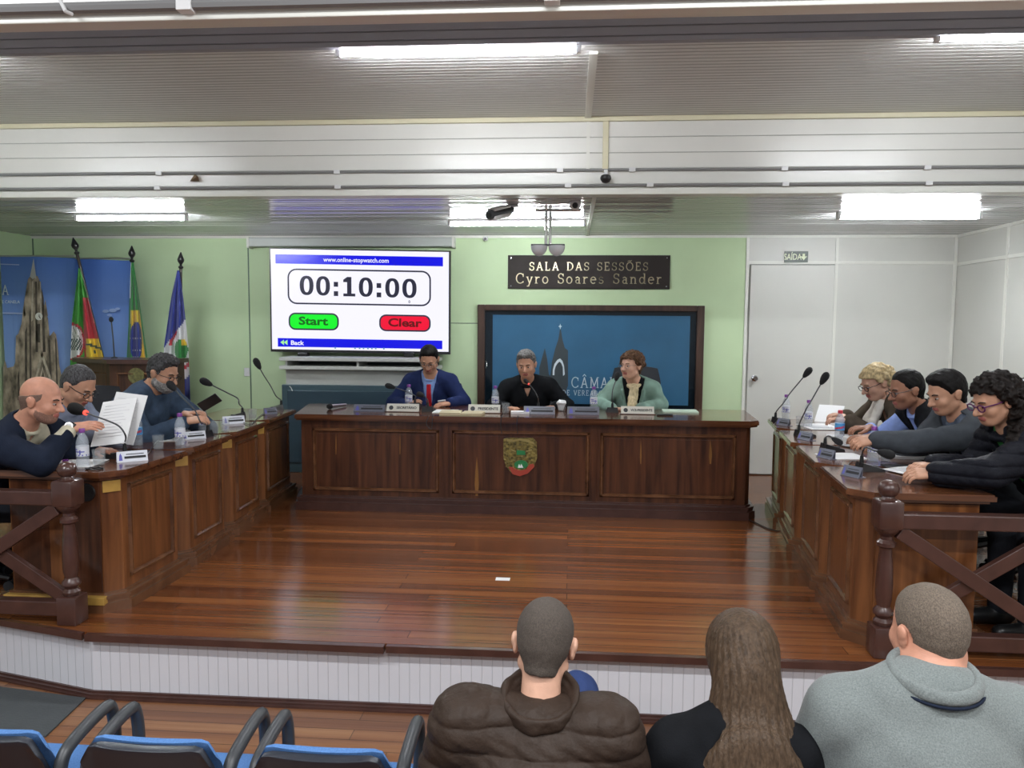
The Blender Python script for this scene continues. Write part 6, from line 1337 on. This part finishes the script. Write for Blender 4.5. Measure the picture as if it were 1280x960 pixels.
person('black-haired man in a grey suit and dark tie reaching over his papers, right row', dict(skin=SK_tan, hc=hc, look=(258, 20, 0), nb=nb, pel=(2.62, 4.62, 0.53), baz=262, w=1.12, facefat=0.03,
    shL=off(nb, 0.01, -0.19, -0.05), elL=A3(1135, 553, 4.42), wrL=A3(1094, 550, 4.5), hdL=(-0.95, -0.1, -0.12), hnL=(0, -.5, 1), elR=off(nb, -0.25, 0.17, -0.26), wrR=AZ(1105, 556, 0.78), hdR=(-1, 0.0, -0.05), curl=42,
    hair=[dict(st='short', m=H_black, t=0.011, top=1, line=(0.020, 0.62), amp=0.0015)],
    clothes=[dict(name='shirt', m=cloth('slate_shirt', (0.08, 0.10, 0.14)), e=0.006, arms=False, collar=(0.056, 0.013, 0.012, 0.022)), dict(name='necktie', m=cloth('black_tie', (0.008, 0.01, 0.016)), e=0.0155, arms=False, mask=tie(0.022), neck=0, disp=wob(0, 1)), dict(name='jacket', m=C_gsuit, e=0.019, v=(0.09, 0.38), sleeve=0.93), TR()]))
hc = A3(1133, 487, 4.98); nb = off(hc, 0.125, 0.02, -0.155)
person('man with glasses in a black vest over a pale blue shirt, right row', dict(skin=SK_brown, hc=hc, look=(262, 14, 0), nb=nb, pel=(2.72, 5.08, 0.53), baz=264, w=1.05, facefat=0.03, glasses=G_blk, glass_r=0.002,
    shL=off(nb, 0.0, -0.18, -0.05), elL=off(nb, -0.20, -0.20, -0.24), wrL=A3(1090, 547, 4.84), hdL=(-0.97, 0.1, 0.0), elR=off(nb, -0.22, 0.24, -0.24), wrR=A3(1088, 535, 5.1), hdR=(-1, -0.1, 0), curl=30,
    hair=[dict(st='short', m=H_black, t=0.007, line=(0.028, 0.55), amp=0.0015)],
    clothes=[dict(name='shirt', m=C_shb, e=0.012, collar=(0.058, 0.013, 0.012, 0.028), sleeve=0.9), dict(name='vest', m=C_black, e=0.024, v=(0.045, 0.3), lapel=False, sleeve=-0.12), TR()]))
hc = A3(1095, 478, 5.58); nb = off(hc, 0.12, 0.01, -0.15)
person('blonde woman with glasses and white scarf in a brown jacket, farthest in the right row', dict(skin=SK_fair, hc=hc, look=(258, 24, 0), nb=nb, pel=(2.72, 5.68, 0.50), baz=264, w=1.05, glasses=G_blk, glass_r=0.0022,
    shL=off(nb, 0.02, -0.17, -0.05), elL=off(nb, -0.13, -0.24, -0.25), wrL=A3(1060, 526, 5.42), hdL=(-0.97, 0.15, 0.1), elR=off(nb, -0.2, 0.22, -0.22), wrR=A3(1058, 520, 5.7), hdR=(-1, -0.1, 0.1), curl=35,
    brow=mat('brow_blond', (0.25, 0.17, 0.09), 0.8),
    hair=[dict(st='curly', m=H_blond, t=0.016, line=(0.034, 0.40), ear=False, amp=0.004, f=70, n=24)],
    clothes=[dict(name='jacket', m=C_brownj, e=0.022, v=(0.05, 0.3), lapel=False, sleeve=0.93), TR(),
             dict(name='scarf', m=C_white, e=0.0, only=True, arms=False, torso=False, disp=wob(0.004, 50), extra=[(ring(nb+V3(-0.01, 0, 0.03), 0.074, 0.026, frame(264, 24), 0.08), 0.01), (cap(nb+V3(-0.09, -0.04, 0.0), nb+V3(-0.185, -0.07, -0.2), 0.03, 0.034), 0.02), (cap(nb+V3(-0.09, 0.04, 0.0), nb+V3(-0.18, 0.06, -0.2), 0.028, 0.03), 0.02)])]))
# --- audience seen from behind
FL = FZ
hc = A3(681, 803, 2.10); nb = V3(hc[0]-0.012, 1.99, 0.405)
def brownpuff(x, y, z):
    return -0.009*np.sqrt(np.abs(np.sin(pi*(z+0.02)/0.062+0.12*np.sin(9*x))))-0.004*np.sqrt(np.abs(np.sin(pi*(x+0.06)/0.07+0.1*np.sin(8*z))))+0.006+0.0018*np.sin(70*x+5*np.sin(30*z))*np.sin(60*z+20*x)
person('young man with a buzz cut and brown quilted puffer jacket in the front row', dict(skin=SK_fair, floor=FL, hc=hc, look=(4, 16, 3), nb=nb, pel=(nb[0], 1.86, 0.02), baz=2, w=1.1, h=0.0045, face=True, shR=(nb[0]+0.175, 1.99, 0.432), shL=(nb[0]-0.188, 1.99, 0.442),
    elR=(nb[0]+0.31, 2.04, 0.17), wrR=(nb[0]+0.17, 2.24, 0.10), hdR=(-0.6, 0.6, -0.1), elL=(nb[0]-0.29, 2.04, 0.17), wrL=(nb[0]-0.13, 2.24, 0.10), hdL=(0.6, 0.6, -0.1),
    knR=A3(722, 868, 2.55), anR=A3(650, 940, 2.75), knL=(nb[0]-0.08, 2.36, 0.12),
    hair=[dict(st='short', m=H_buzz, t=0.0035, line=(0.02, 0.62), amp=0.0006, bot=-0.078, h=0.004)],
    clothes=[dict(name='puffer_jacket', m=C_bpuff, e=0.034, sleeve=0.9, disp=brownpuff, neck=0, h=0.0045), dict(name='collar', m=C_bpuff, e=0.0, only=True, torso=False, arms=False, disp=wob(0.003, 60), h=0.004,
        extra=[(ring(nb+V3(0.004, 0.005, 0.095), 0.086, 0.014, frame(4, -14, 0), 0.088), 0.01), (ring(nb+V3(0.004, 0.005, 0.112), 0.092, 0.011, frame(4, -17, 0), 0.092), 0.012), (ring(nb+V3(0.004, 0.005, 0.128), 0.098, 0.008, frame(4, -20, 0), 0.097), 0.012)]), TR(C_jean)]))
hc = A3(926, 822, 2.14); nb = V3(hc[0]-0.045, 2.02, 0.42)
e2 = [(ell(off(hc, 0, -0.015, 0.012), (0.096, 0.112, 0.110)), 0.02), (ell(off(hc, 0, -0.10, -0.16), (0.112, 0.085, 0.20)), 0.05), (ell(off(hc, -0.01, -0.205, -0.30), (0.150, 0.055, 0.20)), 0.06), (ell(off(hc, -0.015, -0.275, -0.44), (0.200, 0.045, 0.22)), 0.05), (cap(off(hc, 0.07, -0.12, -0.16), off(hc, 0.15, -0.17, -0.36), 0.045, 0.03), 0.05), (cap(off(hc, 0.15, -0.17, -0.36), off(hc, 0.155, -0.24, -0.52), 0.032, 0.02), 0.03)]
person('woman with very long straight brown hair in a black top, seated in the front row', dict(skin=SK_fair, floor=FL, hc=hc, look=(-8, 12, 0), nb=nb, pel=(nb[0], 1.92, 0.0), baz=0, w=0.92, h=0.005, glasses=G_sil, glass_r=0.002,
    elR=(nb[0]+0.26, 2.06, 0.14), wrR=(nb[0]+0.12, 2.26, 0.06), hdR=(-0.5, 0.7, -0.1), elL=(nb[0]-0.26, 2.06, 0.14), wrL=(nb[0]-0.12, 2.26, 0.06), hdL=(0.5, 0.7, -0.1), knR=(nb[0]+0.1, 2.38, 0.1), knL=(nb[0]-0.1, 2.38, 0.1),
    hair=[dict(st='long', m=H_long, t=0.016, ear=False, line=(0.03, 0.5), extra=e2, amp=0.0006, f=40, strand=(0.0013, 38), lo=(-0.24, -0.38, -0.56), hi=(0.26, 0.16, 0.16), h=0.0045)],
    clothes=[dict(name='top', m=C_black, e=0.016, sleeve=0.9), TR()]))
hc = A3(1160, 788, 2.12); nb = V3(hc[0]-0.035, 2.03, 0.52)
r_, q_ = person('heavy man with cropped hair and grey polo shirt at right of the front row', dict(skin=SK_pink, floor=FL, hc=hc, look=(-14, 6, 0), nb=nb, pel=(nb[0], 1.90, 0.05), baz=-2, w=1.38, aw=1.35, fat=0.06, h=0.0045, hs=1.05, facefat=0.22, neckfat=0.026,
    shR=(nb[0]+0.235, 2.03, nb[2]-0.035), shL=(nb[0]-0.205, 2.05, nb[2]-0.035),
    elR=(nb[0]+0.31, 2.10, 0.14), wrR=(nb[0]+0.2, 2.30, 0.10), hdR=(-0.6, 0.6, -0.1), elL=(nb[0]-0.30, 2.14, 0.16), wrL=(nb[0]-0.17, 2.34, 0.12), hdL=(0.6, 0.6, -0.1), knR=(nb[0]+0.14, 2.36, 0.12), knL=(nb[0]-0.14, 2.36, 0.12),
    hair=[dict(st='short', m=H_buzz2, t=0.004, line=(0.02, 0.62), amp=0.0006, bot=-0.07, h=0.004)],
    clothes=[dict(name='polo_shirt', m=C_grey, e=0.016, sleeve=-0.85, neck=0, h=0.005, disp=wob(0.0035, 26, 2.0)),
             dict(name='collar', m=C_grey, e=0.0, only=True, torso=False, arms=False, disp=wob(0.001, 60), h=0.004, extra=[(ring(nb+V3(0.012, -0.005, 0.108), 0.100, 0.009, frame(0, -12, 0), 0.098), 0.01), (ring(nb+V3(0.012, -0.005, 0.094), 0.106, 0.010, frame(0, -12, 0), 0.103), 0.02)]),
             dict(name='collar_stripe', m=C_darkn, e=0.0, only=True, torso=False, arms=False, disp=wob(0.0, 60), h=0.003, extra=[(ring(nb+V3(0.012, -0.005, 0.084), 0.1165, 0.0045, frame(0, -12, 0), 0.1135), 0.001)]), TR(C_jean)]))
p = A3(1026, 914, 2.2); single('paper_card', MB().box((-0.035, -0.002, -0.05), (0.035, 0.002, 0.05), M=Matrix.Translation(Vector(p)) @ Matrix.Rotation(R(-30), 4, 'Y') @ Matrix.Rotation(R(35), 4, 'X')), M_paper, 'folded white paper held between the long-haired woman and the man in grey', 'paper')

# ------------------------------------------------------------------ chairs
def office_chair(x, y, az, label, back_h=1.0, arms_=True):
    T = thing('office_chair', label, 'chair', (x, y, 0), 'black office chairs behind the council desks')
    M = Matrix.Translation((x, y, 0)) @ Matrix.Rotation(-R(az), 4, 'Z')
    fab = mat('chair_fabric', (0.018, 0.020, 0.026), 0.6)
    obj('seat', MB().box((-0.24, -0.24, 0.40), (0.24, 0.24, 0.46), bev=0.03).xf(M), fab, T, True)
    b = MB(); n, k = 10, 12; vs = []
    for s_ in (0, 1):
        for j in range(k+1):
            for i in range(n+1):
                u = i/n*2-1; v = j/k; hw = 0.235*(1-0.35*max(0, v-0.75)**1.2*4*0.5)*(0.85+0.15*min(1, v*4)); zz = 0.52+(back_h-0.52)*v-0.05*u*u*max(0, v-.6)
                vs.append((u*hw, -0.27+0.035*u*u-0.05*v-0.045*s_*(1-abs(u)**4*.6), zz))
    q = (n+1)*(k+1); idx = lambda s_, i, j: s_*q+j*(n+1)+i
    fs = [(idx(0, i, j), idx(0, i, j+1), idx(0, i+1, j+1), idx(0, i+1, j)) for i in range(n) for j in range(k)]+[(idx(1, i, j), idx(1, i+1, j), idx(1, i+1, j+1), idx(1, i, j+1)) for i in range(n) for j in range(k)]
    fs += [(idx(0, i, 0), idx(0, i+1, 0), idx(1, i+1, 0), idx(1, i, 0)) for i in range(n)]+[(idx(0, i+1, k), idx(0, i, k), idx(1, i, k), idx(1, i+1, k)) for i in range(n)]+[(idx(0, 0, j+1), idx(0, 0, j), idx(1, 0, j), idx(1, 0, j+1)) for j in range(k)]+[(idx(0, n, j), idx(0, n, j+1), idx(1, n, j+1), idx(1, n, j)) for j in range(k)]
    b.add(vs, fs); obj('backrest', b.xf(M), fab, T, True)
    obj('back_bar', MB().box((-0.03, -0.34, 0.38), (0.03, -0.31, 0.75), bev=0.005).xf(M), M_black, T)
    obj('gas_column', MB().tube([(0, 0, 0.12), (0, 0, 0.40)], [0.03, 0.022], 14).xf(M), M_black, T, True)
    for i in range(5):
        a = i*2*pi/5+0.3; e = Vector((0.29*cos(a), 0.29*sin(a), 0.07))
        obj('leg', MB().tube([(0, 0, 0.13), e], [0.03, 0.016], 8).xf(M), M_black, T, True)
        obj('caster', MB().tube([(e.x-0.022*sin(a), e.y+0.022*cos(a), 0.03), (e.x+0.022*sin(a), e.y-0.022*cos(a), 0.03)], 0.03, 14).xf(M), M_dark, T, True)
    if arms_:
        for sg in (1, -1): obj('armrest', MB().tube(bez([Vector((sg*0.27, -0.2, 0.45)), Vector((sg*0.29, -0.2, 0.62)), Vector((sg*0.29, -0.1, 0.68)), Vector((sg*0.29, 0.1, 0.68)), Vector((sg*0.29, 0.18, 0.6)), Vector((sg*0.27, 0.16, 0.45))], 5), 0.016, 8).xf(M), M_black, T, True)
office_chair(-1.26, 7.12, 180, 'black office chair under the man with the red tie', 0.95)
office_chair(-0.36, 7.12, 180, 'black office chair under the man in the black pullover', 0.95)
office_chair(0.62, 7.10, 182, 'black high-backed office chair behind the woman in the teal blazer', 1.12)
office_chair(-3.42, 3.98, 84, 'black office chair under the bald man in navy', 0.95)
office_chair(-3.46, 4.5, 92, 'black office chair under the man reading pages', 0.95)
office_chair(-3.04, 5.14, 98, 'dark office chair whose rounded back shows behind the bearded man in denim', 1.06)
office_chair(2.70, 3.95, 262, 'black office chair with looped armrests under the curly-haired woman', 0.95)
office_chair(2.72, 4.62, 262, 'black office chair under the man in the grey suit', 0.95)
office_chair(2.80, 5.14, 264, 'black office chair under the man in the black vest', 0.95)
office_chair(2.80, 5.74, 264, 'black office chair under the blonde woman', 0.95)

def hall_chair():
    T = thing('auditorium_chair', '', 'chair')
    blue = cloth('blue_upholstery', (0.085, 0.19, 0.42), var=0.15, vs=(200, 200, 200))
    Z = 0.665                                  # top of the back above the floor
    def shell(y0, y1, off_, nm, m):
        n, k = 16, 12; vs = []
        for s_ in (0, 1):
            for j in range(k+1):
                for i in range(n+1):
                    u = i/n*2-1; v = j/k; hw = 0.198+off_; c_ = abs(u)
                    top = Z+off_-0.014*(1-c_**2)*1.0-max(0, c_-0.80)**2*1.3*(v)
                    zz = 0.40+(top-0.40)*v
                    vs.append((u*hw*(1-0.05*(v > 0.9)*(v-.9)*10), (y0 if s_ == 0 else y1)+0.035*u*u*-1+0.03*u*u+0.09*(1-v)*1.0+(0.012*(c_**3) if s_ else -0.012*c_**3)*-1, zz))
        q = (n+1)*(k+1); idx = lambda s_, i, j: s_*q+j*(n+1)+i
        fs = [(idx(0, i, j), idx(0, i+1, j), idx(0, i+1, j+1), idx(0, i, j+1)) for i in range(n) for j in range(k)]+[(idx(1, i, j), idx(1, i, j+1), idx(1, i+1, j+1), idx(1, i+1, j)) for i in range(n) for j in range(k)]
        fs += [(idx(0, i+1, 0), idx(0, i, 0), idx(1, i, 0), idx(1, i+1, 0)) for i in range(n)]+[(idx(0, i, k), idx(0, i+1, k), idx(1, i+1, k), idx(1, i, k)) for i in range(n)]+[(idx(0, 0, j), idx(0, 0, j+1), idx(1, 0, j+1), idx(1, 0, j)) for j in range(k)]+[(idx(0, n, j+1), idx(0, n, j), idx(1, n, j), idx(1, n, j+1)) for j in range(k)]
        o = obj(nm, MB().add(vs, fs), m, T); bv = o.modifiers.new('soft_edge', 'BEVEL'); bv.width = 0.012; bv.segments = 3; bv.limit_method = 'ANGLE'; o.data.polygons.foreach_set('use_smooth', [True]*len(o.data.polygons)); return o
    shell(-0.045, -0.005, 0.0, 'back_shell', mat('navy_vinyl', (0.010, 0.013, 0.022), 0.35)); shell(-0.004, 0.022, 0.004, 'back_cushion', blue)
    obj('seat_cushion', MB().box((-0.205, 0.07, 0.36), (0.205, 0.36, 0.43), bev=0.03), blue, T, True)
    obj('seat_pan', MB().box((-0.19, 0.09, 0.33), (0.19, 0.34, 0.362), bev=0.01), M_black, T)
    for sg in (-1, 1):
        obj('armrest', MB().tube(bez([Vector((sg*0.215, 0.02, 0.52)), Vector((sg*0.215, 0.05, 0.575)), Vector((sg*0.215, 0.14, 0.60)), Vector((sg*0.215, 0.25, 0.61)), Vector((sg*0.215, 0.285, 0.59)), Vector((sg*0.215, 0.30, 0.50)), Vector((sg*0.215, 0.29, 0.36))], 6), 0.020, 10), M_dark, T, True)
        obj('leg', MB().box((sg*0.20-0.02, 0.12, 0), (sg*0.20+0.02, 0.40, 0.36), bev=0.006), M_black, T)
    return Proto(T)
HCH = hall_chair(); GC = 'blue auditorium chairs in the front row'
for x, y, z, rz, lab in ((at(-25, 915, 2.03).x, 2.04, FZ, 0, 'empty blue auditorium chair cut by the left edge of the picture'), (at(187, 925, 2.03).x, 2.035, FZ, 0, 'empty blue auditorium chair, second from the left edge'), (at(404, 935, 2.03).x, 2.03, FZ, 0, 'empty blue auditorium chair left of the man in the brown puffer jacket'),
    (at(404, 935, 1.95).x+0.50, 1.80, FZ-0.0, 0, 'blue auditorium chair under the man in the brown puffer jacket'), (0.45, 1.76, FZ, 0, 'blue auditorium chair under the long-haired woman'), (0.99, 1.72, FZ, 0, 'blue auditorium chair under the heavy man in the grey polo')):
    HCH((x, y, z), rz, lab, GC)
